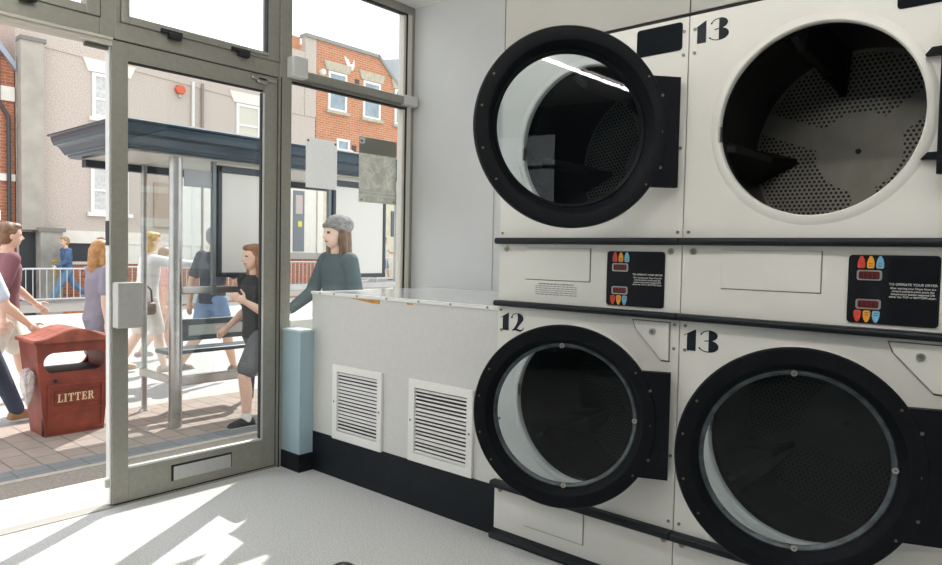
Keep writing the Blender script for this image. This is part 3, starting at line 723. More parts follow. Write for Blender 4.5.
# plastic bag caught on the bin's side
bg = bmesh.new(); bmesh.ops.create_icosphere(bg, subdivisions=4, radius=1)
for v in bg.verts:
    n3 = v.co.copy(); f_ = 1 + .13 * math.sin(9 * n3.x + 5 * n3.z) * math.cos(7 * n3.y - 4 * n3.z) + .06 * math.sin(23 * n3.z + 11 * n3.y)
    v.co = Vector((n3.x * .085 * f_, n3.y * .045 * f_, n3.z * .135 * f_ * (1 if n3.z > 0 else 1.05)))
    v.co.x *= .85 + .3 * (v.co.z / .13)
    v.co.y *= .9 + .4 * (v.co.z / .13)
bgm = MB(); bgm.merge(bg, Matrix.Translation((-2.42, yL(.22) - .052, .215)))
pbm = mat('thin_plastic', (.72, .70, .68), .25); n_, l_ = nodes_of(pbm)
pbm.node_tree.nodes['Principled BSDF'].inputs['Alpha'].default_value = .5
o = bgm.build('plastic_bag', pbm, smooth=True)
tag(o, 'crumpled clear plastic bag stuck to the side of the red bin', 'plastic bag')

# --- bus shelter
shb = mat('shelter_blue', (.017, .038, .058), .24, .1, var=.2, vscale=6)
shg = mat('shelter_steel', (.46, .45, .44), .28, .85, var=.1, vscale=12)
shu = mat('shelter_soffit', (.55, .53, .49), .5)
shn = mat('shelter_navy', (.02, .032, .045), .4)
G0 = -.18
sh = thing('bus_shelter', (-2.3, 1.4, G0), 'dark blue roofed bus shelter with steel posts and white poster panels', 'bus shelter')
SY0, SY1, SXn, SXf = -.345, 3.75, -1.70, -3.10
# moulded cornice profile: (inset, z) from bottom up, swept round the roof edge
prof = [(.135, 2.035), (.122, 2.05), (.118, 2.062), (.10, 2.066), (.092, 2.085), (.070, 2.125), (.055, 2.14), (.038, 2.145), (.028, 2.175), (.022, 2.2), (.02, 2.215), (.0, 2.222), (.0, 2.235)]
rm = MB()
rings = [[(SXf + i, SY0 + i, z), (SXn - i, SY0 + i, z), (SXn - i, SY1 - i, z), (SXf + i, SY1 - i, z)] for i, z in prof]
rings += [[(SXf + .3, SY0 + .3, 2.30), (SXn - .3, SY0 + .3, 2.30), (SXn - .3, SY1 - .3, 2.30), (SXf + .3, SY1 - .3, 2.30)]]
rm.rings(rings); rm.build('roof', shb, sh)
MB().box(SXf + .2, SXn - .2, SY0 + .2, SY1 - .2, 2.027, 2.036).build('soffit', shu, sh)
MB().box(SXf + .21, SXf + .30, SY0 + .2, SY1 - .2, 1.965, 2.03).build('far_fascia', shn, sh)
PXx = -1.965
for y in (.23, 3.35):
    MB().tube([(PXx, y, G0), (PXx, y, 2.03)], .052, 24).build('post', shg, sh, smooth=True)
for x, y in ((-2.72, .31), (-2.72, 3.35)):
    MB().tube([(x, y, G0), (x, y, 2.03)], .024, 16).build('thin_post', shg, sh, smooth=True)
MB().tube([(-2.72, .31, G0), (-2.72, .31, G0 + .02)], [.05, .03], 16).build('post_foot', shg, sh)
MB().box(-2.70, -1.98, .255, .285, .15, .215, .006).build('end_rail', shg, sh)
MB().box(PXx - .02, PXx + .02, .27, 3.33, .155, .235, .008).build('lower_rail', shg, sh)
MB().box(PXx - .02, PXx + .015, .27, 3.33, .915, .975, .008).build('middle_rail', shg, sh)
MB().box(-2.70, -1.99, .266, .274, .22, 2.02).build('end_pane', shel_g, sh)
MB().box(PXx - .006, PXx + .002, .29, .575, .24, 2.02).build('back_pane', shel_g, sh)
MB().box(PXx - .007, PXx + .003, .30, .56, 1.80, 1.935).build('etched_band', mat('etched', (.34, .37, .38), .6), sh)
def poster_panel(y0, y1, z0, z1, post):
    fr = MB(); x0, x1 = PXx - .045, PXx + .035
    fr.box(x0, x1, y0, y0 + .035, z0, z1, .006).box(x0, x1, y1 - .035, y1, z0, z1, .006).box(x0, x1, y0, y1, z0, z0 + .04, .006).box(x0, x1, y0, y1, z1 - .06, z1, .006)
    p = fr.build('poster_case', shn, sh)
    MB().box(x0 + .02, x1 - .012, y0 + .03, y1 - .03, z0 + .035, z1 - .055).build('poster', mat('poster_back', (.66, .64, .60), .7), p)
    MB().box(PXx - .02, PXx + .02, y0 - .045, y0 - .01, .9, 2.03, .004).build('upright', mat('shelter_grey', (.16, .19, .2), .4, .5), p)
poster_panel(.585, 1.28, 1.05, 2.0, True)
poster_panel(1.79, 2.48, 1.03, 1.99, True)
# bench with a slatted back under the roof
bc = thing('bench', (-2.45, .75, G0), 'dark blue perch bench with pale back panel inside the bus shelter', 'bench')
q = MB().box(-2.46, -2.42, .50, 1.35, .60, .655, .008).box(-2.46, -2.42, .50, 1.35, .46, .505, .008).box(-2.46, -2.42, .50, .575, .46, .655, .008).box(-2.46, -2.42, 1.16, 1.35, .46, .655, .008)
q.build('backrest', shn, bc)
MB().box(-2.45, -2.43, .57, 1.17, .505, .60).build('back_panel', mat('bench_grey', (.45, .45, .42), .5), bc)
MB().box(-2.72, -2.46, .40, 1.35, .335, .375, .015).build('seat', shn, bc)
for y in (.50, 1.28):
    MB().tube([(-2.44, y, .62), (-2.45, y, .40), (-2.52, y, .22), (-2.56, y, G0)], [.03, .03, .035, .03], 12).build('leg', shn, bc, smooth=True)

# --- crowd barriers across the road
galv = mat('barrier_white', (.62, .63, .64), .45, .2)
def barrier(y, lab):
    x = -15.5; z0 = gz(x, y); w = 2.12
    t = thing('crowd_barrier', (x, y + w / 2, z0), lab, 'crowd barrier', 'crowd barriers across the road')
    zb, zt, r = z0 + .14, z0 + .89, .14
    def corner(cy, cz, a0): return [(x, cy + r * math.cos(R(a0 + k * 15)), cz + r * math.sin(R(a0 + k * 15))) for k in range(7)]
    pts = corner(y + w - r, zt - r, 0) + corner(y + r, zt - r, 90) + corner(y + r, zb + r, 180) + corner(y + w - r, zb + r, 270); pts.append(pts[0])
    MB().tube(pts, .024, 8, cap=False).build('frame', galv, t, smooth=True)
    q = MB()
    for k in range(1, 14): q.tube([(x, y + w * k / 14, zb), (x, y + w * k / 14, zt)], .010, 6)
    q.build('bars', galv, t)
    for yy in (y + .3, y + w - .3): MB().box(x - .3, x + .3, yy - .03, yy + .03, z0, z0 + .02).tube([(x, yy, z0 + .01), (x, yy, zb)], .02, 8).build('foot', galv, t)
blabs = ['white crowd barrier in front of the dark doorway, far across the road', 'second white crowd barrier along from the dark doorway', 'white crowd barrier seen through the glazed door, near the drainpipes',
         'white crowd barrier behind the bus shelter post', 'white crowd barrier in front of the shop with the grey door', 'white crowd barrier before the cream stone front', 'white crowd barrier glimpsed past the edge of the last poster case']
for k, lb_ in enumerate(blabs): barrier(.75 + 2.2 * k + 0.0, lb_)

# ------------------------------------------------------------------ buildings across the road
FXx = -17.0
pebble = mat('pebbledash', (.55, .475, .42), .95, var=.26, vscale=34, bump=.8, bscale=60)
conc = mat('rendered_pier', (.40, .37, .32), .95, var=.14, vscale=2.2, bump=.15, bscale=60)
stone = mat('cream_stone', (.70, .66, .58), .85, var=.08, vscale=5)
cream_p = mat('cream_band', (.78, .74, .67), .8, var=.04, vscale=6)
wfr = mat('white_window', (.82, .82, .80), .5)
net = mat('net_curtain', (.55, .56, .54), .5, var=.18, vscale=11)
wgl = mat('far_glass', (.30, .36, .41), .12, var=.2, vscale=3)
brk = brick_mat('orange_brick', (.62, .22, .085), (.50, .165, .065), (.52, .42, .33), .24, .082, 'yz', .010, .18)
brk2 = brick_mat('red_brick', (.50, .16, .07), (.38, .115, .055), (.40, .30, .24), .24, .082, 'yz', .009, .2)
slate = mat('grey_roof', (.42, .44, .46), .6, var=.12, vscale=1.5)
pipe_d = mat('dark_pipe', (.06, .06, .065), .5); pipe_w = mat('white_pipe', (.72, .71, .69), .5)
def bwin(parent, y0, y1, z0, z1, x=FXx, lint=None, sill=True, glass=None, sash=True, lm=None):
    f = MB(); a, c = x - .05, x + .05; w = .085
    f.box(a, c, y0, y0 + w, z0, z1).box(a, c, y1 - w, y1, z0, z1).box(a, c, y0 + w, y1 - w, z0, z0 + w).box(a, c, y0 + w, y1 - w, z1 - w, z1)
    if sash: f.box(a, c, y0 + w, y1 - w, z0 + (z1 - z0) * .40, z0 + (z1 - z0) * .40 + .06)
    o = f.build('window', wfr, parent)
    MB().box(x - .03, x + .012, y0 + w, y1 - w, z0 + w, z1 - w).build('pane', glass or net, o)
    if lint:
        h, s = lint; ym = (y0 + y1) / 2
        MB().prism([(y0 - .10 - 0, z1 + .02), (y1 + .10, z1 + .02), (y1 + .10 + s, z1 + h), (y0 - .10 - s, z1 + h)], 'yz', x - .02, x + .06).build('lintel', lm or stone, parent)
    if sill: MB().box(x, x + .12, y0 - .1, y1 + .1, z0 - .10, z0).build('sill', lm or stone, parent)
    return o
GB = -1.0
# left brick house
h1 = thing('building', (FXx - 2, 1, -.2), 'orange brick house at the far left with white bands and a dark drainpipe', 'building')
MB().prism([(-8, GB), (3.31, GB), (3.31, 5.75), (2.6, 6.75), (-8, 8.5)], 'yz', FXx - 4, FXx).build('wall', brk2, h1)
MB().prism([(3.33, 5.70), (3.33, 5.88), (2.4, 7.12), (2.35, 6.95)], 'yz', FXx - .1, FXx + .12).build('verge', mat('lead_grey', (.33, .38, .44), .5), h1)
MB().box(FXx - .01, FXx + .05, -8, 3.31, 4.92, 5.28).box(FXx - .01, FXx + .05, -8, 3.31, 2.90, 3.08).build('band', cream_p, h1)
MB().box(FXx - .01, FXx + .06, -8, 2.98, 1.9, 2.15).box(FXx - .01, FXx + .08, -8, 2.86, -.2, 1.45).build('white_surround', wfr, h1)
MB().tube([(FXx + .08, 2.94, 6.1), (FXx + .08, 2.94, 4.9), (FXx + .08, 3.16, 4.5), (FXx + .08, 3.16, .3)], .05, 8).build('drainpipe', pipe_d, h1)
# pebbledashed building
h2 = thing('building', (FXx - 2, 7.6, -.2), 'long pinkish pebbledashed building with cream lintels over its windows', 'building')
MB().box(FXx - 5, FXx, 3.34, 11.2, GB, 7.6).box(FXx - 5, FXx, 11.2, 12.58, GB, 8.2).build('wall', pebble, h2)
MB().prism([(3.34, 6.50), (12.1, 5.98), (12.1, 6.09), (3.34, 6.62)], 'yz', FXx - .01, FXx + .03).build('string_course', pebble, h2)
MB().box(FXx, FXx + .35, 3.36, 3.88, 1.68, 6.46).build('pier', conc, h2)
MB().box(FXx, FXx + .40, 3.345, 3.93, 6.46, 6.56).build('pier_cap', mat('pier_cap_dark', (.22, .21, .19), .9), h2)
MB().box(FXx, FXx + .42, 3.76, 4.28, GB, 1.66).build('lower_pier', mat('dirty_concrete', (.36, .34, .30), .95, var=.25, vscale=3), h2)
MB().box(FXx, FXx + .47, 3.70, 4.34, 1.64, 1.74).build('lower_pier_cap', mat('pier_cap_dark', (0, 0, 0)), h2)
gm = MB(); random.seed(5)
for k in range(4): gm.tube([(FXx + .425, 4.02 + .04 * (k % 2), .86 - .11 * k), (FXx + .425, 4.13, .90 - .12 * k), (FXx + .425, 4.08, .80 - .11 * k)], .022, 6)
gm.build('yellow_paint_mark', mat('yellow_paint', (.62, .50, .06), .8), h2)
MB().box(FXx - .02, FXx + .04, 3.40, 3.76, GB, 1.62).build('dark_doorway', mat('doorway_dark', (.035, .04, .045), .6), h2)
MB().box(FXx - .01, FXx + .08, 4.28, 9.0, 1.36, 1.70).build('cream_band', cream_p, h2)
MB().box(FXx - .01, FXx + .03, 4.28, 5.35, .85, 1.36).build('dark_opening', mat('doorway_dark', (0, 0, 0)), h2)
MB().box(FXx - .01, FXx + .06, 4.28, 5.35, .78, .86).build('opening_sill', stone, h2)
MB().box(FXx - .01, FXx + .035, 4.28, 11.4, GB, .80).build('brick_base', brk2, h2)
MB().box(FXx - .01, FXx + .05, 5.35, 9.0, .80, 1.36).build('cream_dado', cream_p, h2)
bwin(h2, 5.16, 6.08, 4.84, 6.05, lint=(.36, .14), lm=cream_p)
bwin(h2, 5.12, 6.12, 2.22, 3.70, lint=None, lm=wfr)
bwin(h2, 9.50, 10.36, 4.80, 5.98, lint=(.36, .16), lm=cream_p, glass=mat('blind_cream', (.62, .60, .52), .6))
bwin(h2, 9.45, 10.4, 2.2, 3.65, lint=None, lm=wfr)
MB().tube([(FXx + .06, 8.03, 1.0), (FXx + .06, 8.03, 6.35)], .05, 8).build('white_drainpipe', pipe_w, h2)
MB().tube([(FXx + .06, 8.33, 1.0), (FXx + .06, 8.33, 6.35)], .045, 8).build('dark_drainpipe', mat('brown_pipe', (.26, .22, .20), .6), h2)
MB().box(FXx, FXx + .06, 6.85, 7.45, 1.9, 3.2).build('brown_shutter', mat('brown_shutter', (.42, .34, .27), .7), h2)
MB().box(FXx - .01, FXx + .07, 7.5, 9.3, 1.7, 3.7).build('white_shopfront', cream_p, h2)
al = thing('alarm_box', (FXx, 7.62, 5.97), 'orange hexagonal alarm box high on the pebbledashed wall', 'alarm box')
MB().prism([(7.62 + .17 * math.cos(R(60 * k)), 6.03 + .15 * math.sin(R(60 * k))) for k in range(6)], 'yz', FXx, FXx + .14).build('case', mat('alarm_orange', (.62, .12, .05), .5), al, bev=.02)
MB().box(FXx, FXx + .10, 7.57, 7.67, 5.80, 5.89).build('strobe', mat('alarm_grey', (.45, .42, .38), .5), al)
# brick building with a sloping gable
h3 = thing('building', (FXx - 2, 14.6, -.2), 'tall orange brick building with a sloping gable seen through the side window', 'building')
MB().prism([(12.605, GB), (17.9, GB), (17.9, 6.6), (15.45, 8.75), (12.605, 8.75)], 'yz', FXx - 5, FXx + .02).build('wall', brk, h3)
MB().box(FXx - .2, FXx + .03, 12.12, 12.585, 6.0, 8.72).build('end_panel', pebble, h2)
MB().box(FXx - .3, FXx + .10, 12.10, 12.59, 8.72, 8.84).build('end_coping', mat('coping_grey', (.30, .29, .27), .9), h2)
MB().box(FXx - .3, FXx + .10, 12.605, 15.5, 8.72, 8.84).build('coping', mat('coping_grey', (.30, .29, .27), .9), h3)
MB().prism([(15.45, 8.72), (15.45, 8.86), (18.0, 6.62), (18.0, 6.46)], 'yz', FXx - .1, FXx + .10).build('verge', mat('coping_grey', (0, 0, 0)), h3)
MB().prism([(15.2, 8.55)] + [(15.3 + 3.4 * k / 12, 8.62 + .62 * math.sin(R(90 * k / 12))) for k in range(13)] + [(18.9, 6.0), (17.95, 6.0)], 'yz', FXx - 3.5, FXx - .15).build('roof', slate, h3)
MB().box(FXx - 2.2, FXx - 1.2, 18.9, 19.8, 6, 12.0).build('chimney', brk2, h3)
MB().box(FXx - .9, FXx - .2, 11.5, 12.05, 8, 8.72).build('rear_chimney', brk, h2)
for y0, y1, z0, z1 in ((13.10, 13.94, 6.36, 7.76), (14.72, 15.58, 6.34, 7.74), (16.33, 17.2, 6.34, 7.72)):
    bwin(h3, y0, y1, z0, z1, lint=(.34, .10), glass=wgl, sash=False, lm=mat('buff_stone', (.50, .44, .34), .9, var=.15, vscale=9), x=FXx + .02)
MB().tube([(FXx, 12.82, 7.64), (FXx + .16, 12.82, 7.64)], .10, 14).build('camera_dome', wfr, h3)
MB().box(FXx, FXx + .05, 14.33, 14.52, 7.50, 7.70).box(FXx, FXx + .05, 14.22, 14.42, 5.02, 5.24).build('air_brick', mat('air_brick', (.10, .06, .05), .8), h3)
MB().prism([(14.0, 8.35), (14.12, 8.18), (14.2, 8.22), (14.28, 8.42), (14.3, 8.15), (14.22, 7.98), (14.1, 8.02), (13.98, 8.1), (13.86, 8.3), (13.82, 8.45)], 'yz', FXx, FXx + .035).build('white_paint_splash', wfr, h3)
MB().box(FXx, FXx + .10, 13.15, 14.6, 4.62, 4.78).prism([(13.65, 4.78), (14.65, 4.78), (14.15, 5.05)], 'yz', FXx, FXx + .1).build('pediment', wfr, h3)
bwin(h3, 13.5, 14.1, 4.95, 5.4, glass=wgl, sash=False, sill=False, x=FXx + .02)
MB().box(FXx, FXx + .06, 12.605, 17.9, GB, 4.62).build('stone_front', mat('ashlar', (.66, .60, .48), .9, var=.12, vscale=4), h3)
MB().box(FXx, FXx + .12, 12.605, 17.9, 3.9, 4.2).build('shop_cornice', mat('slate_band', (.10, .12, .14), .6), h3)
MB().box(FXx, FXx + .11, 16.2, 17.2, 1.9, 2.9).box(FXx, FXx + .11, 16.25, 17.2, 3.2, 3.8).build('dark_window', mat('slate_band', (0, 0, 0)), h3)
# grey shop door in the pebbledashed ground floor
MB().box(FXx, FXx + .10, 11.35, 12.59, .95, 3.85).build('door_surround', cream_p, h2)
dr_ = MB().box(FXx + .08, FXx + .14, 11.62, 12.06, 1.25, 3.35).build('grey_door', mat('grey_door', (.17, .19, .21), .5), h2)
MB().box(FXx + .13, FXx + .15, 11.70, 11.98, 2.55, 3.2).build('door_light', mat('pale_glass', (.5, .42, .40), .4), dr_)
MB().box(FXx + .13, FXx + .15, 11.80, 11.96, 2.10, 2.30).build('yellow_notice', mat('yellow_notice', (.72, .62, .10), .6), dr_)
MB().box(FXx - .01, FXx + .13, 11.0, 12.59, GB, .98).build('brick_stall_riser', brk2, h2)
MB().box(FXx - .01, FXx + .13, 12.61, 14.2, GB, .98).build('brick_stall_riser', brk2, h3)
MB().box(FXx - .01, FXx + .18, 11.0, 12.59, .98, 1.20).build('stall_sill', mat('grey_sill', (.40, .38, .35), .9), h2)
MB().box(FXx - .01, FXx + .18, 12.61, 14.2, .98, 1.20).build('stall_sill', mat('grey_sill', (0, 0, 0)), h3)
MB().box(FXx, FXx + .16, 12.62, 12.85, 1.2, 4.4).build('white_pilaster', cream_p, h3)
MB().tube([(FXx + .06, 13.55, 2.55), (FXx + .12, 13.55, 2.55)], .13, 12).build('round_vent', mat('coping_grey', (0, 0, 0)), h3)

# ------------------------------------------------------------------ people
def ell(c, r, n=14):
    t = bmesh.new(); bmesh.ops.create_uvsphere(t, u_segments=n * 2, v_segments=n, radius=1)
    t.transform(Matrix.Translation(c) @ Matrix.Diagonal((*r, 1))); return t
def caps(mb, pts, rr, n=14):
    """tapered chain with round joints"""
    for i in range(len(pts)):
        mb.merge(ell(pts[i], (rr[i],) * 3, 8))
        if i: mb.tube([pts[i - 1], pts[i]], [rr[i - 1], rr[i]], n)
def loft(mb, secs, n=24):
    mb.rings([[(x + a * math.cos(2 * PI * k / n), y + b_ * math.sin(2 * PI * k / n), z) for k in range(n)] for x, y, z, a, b_ in secs])
def remesh(mb, name, mats, parent, vox, smooth=3, paint=None):
    bmesh.ops.recalc_face_normals(mb.bm, faces=mb.bm.faces)
    me = bpy.data.meshes.new('t'); mb.bm.to_mesh(me); mb.bm.free()
    o = bpy.data.objects.new('t', me); COL.objects.link(o)
    md = o.modifiers.new('r', 'REMESH'); md.mode = 'VOXEL'; md.voxel_size = vox
    if smooth:
        sm = o.modifiers.new('s', 'SMOOTH'); sm.factor = .5; sm.iterations = smooth
    dg = bpy.context.evaluated_depsgraph_get(); m2 = bpy.data.meshes.new_from_object(o.evaluated_get(dg))
    bpy.data.objects.remove(o); bpy.data.meshes.remove(me)
    m2.materials.clear()
    for m in mats: m2.materials.append(m)
    for p in m2.polygons:
        p.use_smooth = True
        if paint: p.material_index = paint(p.center)
    m2.name = name; o = bpy.data.objects.new(name, m2); COL.objects.link(o); o.parent = parent
    return o
eye_m = mat('eye_dark', (.03, .025, .02), .3); lip_m = mat('lip', (.45, .16, .13), .5); sole_m = mat('shoe_sole', (.5, .48, .45), .8)
def person(label, loc, head, H, skin, hairc, top, bottom, shoe, legs=(20, -18), knees=(4, 25), arms=((-20, 15), (20, 20)), hair='short', shorts=True, sleeve='short', dress_len=None, lean=3, fem=False, sock=None, beanie=None, bag=None, topvar=.06, vox=.011, stocky=1.):
    """faces local +x; left is +y; legs/knees/arms in degrees, forward positive"""
    t = thing('person', (0, 0, 0), label, 'person', 'people walking in the street')
    sk = mat('skin_%s' % '_'.join(str(int(c * 100)) for c in skin), skin, .55)
    tm = mat('top_%s' % '_'.join(str(int(c * 100)) for c in top), top, .85, var=topvar, vscale=14)
    bmn = mat('bottom_%s' % '_'.join(str(int(c * 100)) for c in bottom), bottom, .85, var=.12, vscale=12)
    hm = mat('hair_%s' % '_'.join(str(int(c * 100)) for c in hairc), hairc, .5, var=.3, vscale=25)
    shm = mat('shoe_%s' % '_'.join(str(int(c * 100)) for c in shoe), shoe, .6)
    s = H
    sw = (.098 if fem else .108) * s * stocky; hw = (.052 if fem else .050) * s
    hipz = .515 * s
    def rotf(v, a): a = R(a); return Vector((v[0] * math.cos(a) - v[2] * math.sin(a) * -1 * -1 if False else v[0] * math.cos(a) + -v[2] * -math.sin(a) * -1 if False else 0, 0, 0))
    def down(a, L): return Vector((math.sin(R(a)) * L, 0, -math.cos(R(a)) * L))
    # legs: thigh angle forward positive, knee bends the shin backwards
    J = {}
    low = 9
    for side, k, a in ((1, 'l', 0), (-1, 'r', 1)):
        hip = Vector((0, side * hw, hipz)); kn = hip + down(legs[a], .245 * s); an = kn + down(legs[a] - knees[a], .235 * s)
        J[k] = [hip, kn, an]; low = min(low, an.z - .035 * s)
    for k in 'lr': J[k] = [p + Vector((0, 0, -low)) for p in J[k]]
    dz = -low
    zz = lambda f: f * s + dz
    lx = math.sin(R(lean))
    def tx(f): return lx * (f - .515) * s
    # body ------------------------------------------------
    b = MB()
    loft(b, [(tx(.46), 0, zz(.455), .045 * s, .060 * s), (tx(.50), 0, zz(.50), .062 * s, .092 * s), (tx(.55), 0, zz(.55), .058 * s, .088 * s), (tx(.62), 0, zz(.62), .050 * s, (.072 if fem else .080) * s * stocky),
             (tx(.70), 0, zz(.70), .060 * s, .088 * s * stocky), (tx(.76), 0, zz(.76), .060 * s, .094 * s * stocky), (tx(.80), 0, zz(.80), .045 * s, .085 * s * stocky), (tx(.835), 0, zz(.835), .030 * s, .040 * s)])
    hx = tx(.93) + .012 * s; hz = zz(.932)
    caps(b, [(tx(.82), 0, zz(.82)), (tx(.87) + .004, 0, zz(.875))], [.034 * s, .030 * s])
    hr = .066 * s
    b.merge(ell((hx - .004 * s, 0, hz + .012 * s), (.058 * s, .046 * s, .055 * s))); b.merge(ell((hx + .012 * s, 0, hz - .020 * s), (.040 * s, .037 * s, .048 * s)))
    b.merge(ell((hx + .020 * s, 0, hz - .052 * s), (.020 * s, .022 * s, .014 * s), 8))
    nose = MB(); b.tube([(hx + .047 * s, 0, hz + .006 * s), (hx + .062 * s, 0, hz - .016 * s), (hx + .050 * s, 0, hz - .020 * s)], [.005 * s, .008 * s, .006 * s], 8)
    for sd in (1, -1):
        b.merge(ell((hx - .004 * s, sd * .046 * s, hz - .006 * s), (.010 * s, .006 * s, .017 * s), 8))
    for k in 'lr':
        hip, kn, an = J[k]; sd = 1 if k == 'l' else -1
        caps(b, [hip, hip.lerp(kn, .5), kn], [.055 * s, .047 * s, .034 * s]); caps(b, [kn, kn.lerp(an, .35) + Vector((-.006 * s, 0, 0)), an], [.033 * s, .034 * s, .020 * s])
        caps(b, [an + Vector((-.012 * s, 0, -.018 * s)), an + Vector((.07 * s, 0, -.024 * s))], [.017 * s, .012 * s])
    A = {}
    for k, sd, (ua, fa) in (('l', 1, arms[0]), ('r', -1, arms[1])):
        sh_ = Vector((tx(.80), sd * sw, zz(.805))); out = Vector((0, sd * .03 * s, 0))
        el = sh_ + down(ua, .170 * s) + out; wr_ = el + down(ua + fa, .145 * s) + Vector((0, sd * .004, 0)); A[k] = (sh_, el, wr_)
        caps(b, [sh_, el], [.033 * s, .024 * s]); caps(b, [el, el.lerp(wr_, .3), wr_], [.024 * s, .0245 * s, .015 * s])
        d = (wr_ - el).normalized(); side = Vector((0, 1, 0)); nn = d.cross(side).normalized()
        pc = wr_ + d * .032 * s
        b.tube([wr_, wr_ + d * .02 * s, wr_ + d * .052 * s], [.015 * s, .022 * s, .020 * s], 10)
        for q, L_ in ((-1.5, .036), (-.5, .045), (.5, .042), (1.5, .032)):
            p0 = wr_ + d * .046 * s + nn * q * .0105 * s; p1 = p0 + d * L_ * .55 * s; p2 = p1 + (d * .8 - side * sd * .55) * L_ * .5 * s
            b.tube([p0, p1, p2], [.0062 * s, .0056 * s, .0045 * s], 8)
        p0 = wr_ + d * .012 * s + nn * .014 * s; b.tube([p0, p0 + (d * .6 + nn * .8) * .026 * s, p0 + (d * 1.2 + nn * .9) * .036 * s], [.008 * s, .007 * s, .005 * s], 8)
    def paint(c):
        for sd in (1, -1):
            if abs(c.y - sd * .018 * s) < .007 * s and abs(c.z - (hz + .006 * s)) < .0045 * s and c.x > hx + .02 * s: return 1
        if abs(c.y) < .014 * s and abs(c.z - (hz - .036 * s)) < .004 * s and c.x > hx + .03 * s: return 2
        return 0
    remesh(b, 'body', [sk, eye_m, lip_m], t, vox * .72, 2, paint)
    # top ------------------------------------------------
    c = MB(); e = .010 * s
    loft(c, [(tx(.50), 0, zz(.495 if dress_len is None else dress_len), .068 * s + e, .098 * s + e), (tx(.55), 0, zz(.55), .062 * s + e, .092 * s + e), (tx(.62), 0, zz(.62), .056 * s + e, (.078 if fem else .086) * s * stocky + e),
             (tx(.70), 0, zz(.70), .064 * s + e, .092 * s * stocky + e), (tx(.76), 0, zz(.76), .063 * s + e, .098 * s * stocky + e), (tx(.80), 0, zz(.80), .047 * s + e, .088 * s * stocky + e), (tx(.835), 0, zz(.838), .034 * s + e, .042 * s + e)])
    for k in 'lr':
        sh_, el, wr_ = A[k]
        if sleeve == 'short': caps(c, [sh_, sh_.lerp(el, .72)], [.043 * s, .039 * s])
        elif sleeve == 'long': caps(c, [sh_, el], [.043 * s, .034 * s]); caps(c, [el, el.lerp(wr_, .92)], [.034 * s, .025 * s])
        else: caps(c, [sh_], [.040 * s])
    remesh(c, 'top', [tm], t, vox, 3)
    # bottoms ------------------------------------------------
    c = MB()
    loft(c, [(tx(.45), 0, zz(.452), .054 * s, .080 * s), (tx(.50), 0, zz(.50), .072 * s, .102 * s), (tx(.54), 0, zz(.545), .068 * s, .099 * s)])
    for k in 'lr':
        hip, kn, an = J[k]
        if shorts: caps(c, [hip, hip.lerp(kn, .80)], [.064 * s, .057 * s])
        else: caps(c, [hip, kn], [.063 * s, .045 * s]); caps(c, [kn, kn.lerp(an, .92)], [.045 * s, .037 * s])
    remesh(c, 'shorts' if shorts else 'trousers', [bmn], t, vox, 3)
    for k in 'lr':
        an = J[k][2]; c = MB()
        tilt = -14 if (legs[0 if k == 'l' else 1] - knees[0 if k == 'l' else 1]) < -25 else 0
        caps(c, [an + Vector((-.022 * s, 0, -.016 * s)), an + Vector((.035 * s, 0, -.014 * s)), an + Vector((.088 * s, 0, -.022 * s))], [.027 * s, .025 * s, .020 * s])
        c.box(an.x - .048 * s, an.x + .108 * s, an.y - .025 * s, an.y + .025 * s, an.z - .035 * s, an.z - .025 * s)
        so = remesh(c, 'shoe', [shm, sole_m], t, vox * .8, 2, lambda p, z=an.z: 1 if p.z < z - .030 * s else 0)
        if sock:
            c = MB(); c.tube([an + Vector((0, 0, -.01 * s)), an.lerp(J[k][1], .16)], [.025 * s, .027 * s], 16); c.build('sock', mat('white_sock', (.78, .77, .75), .9), t, local=True, smooth=True)
    # hair ------------------------------------------------
    c = MB()
    c.merge(ell((hx - .014 * s - (.012 * s if beanie else 0), 0, hz + (.012 if beanie else .024) * s), (.057 * s, .053 * s, (.045 if beanie else .053) * s))); c.merge(ell((hx - .024 * s, 0, hz - .004 * s), (.045 * s, .050 * s, .050 * s)))
    if not beanie: c.merge(ell((hx + .012 * s, 0, hz + .050 * s), (.045 * s, .040 * s, .022 * s)))
    if hair == 'long':
        caps(c, [(hx - .035 * s, 0, hz + .0), (hx - .045 * s, 0, hz - .08 * s), (hx - .050 * s, 0, hz - .17 * s)], [.050 * s, .046 * s, .026 * s])
        for sd in (1, -1): caps(c, [(hx - .012 * s, sd * .042 * s, hz + .01 * s), (hx - .016 * s, sd * .052 * s, hz - .07 * s), (hx - .0 * s, sd * .052 * s, hz - .16 * s)], [.022 * s, .022 * s, .012 * s])
    elif hair == 'bob':
        c.merge(ell((hx - .022 * s, 0, hz - .03 * s), (.050 * s, .060 * s, .050 * s)))
    elif hair == 'tail':
        caps(c, [(hx - .055 * s, 0, hz + .02 * s), (hx - .085 * s, 0, hz - .02 * s), (hx - .078 * s, 0, hz - .10 * s)], [.022 * s, .022 * s, .012 * s])
    remesh(c, 'hair', [hm], t, vox * .8, 2)
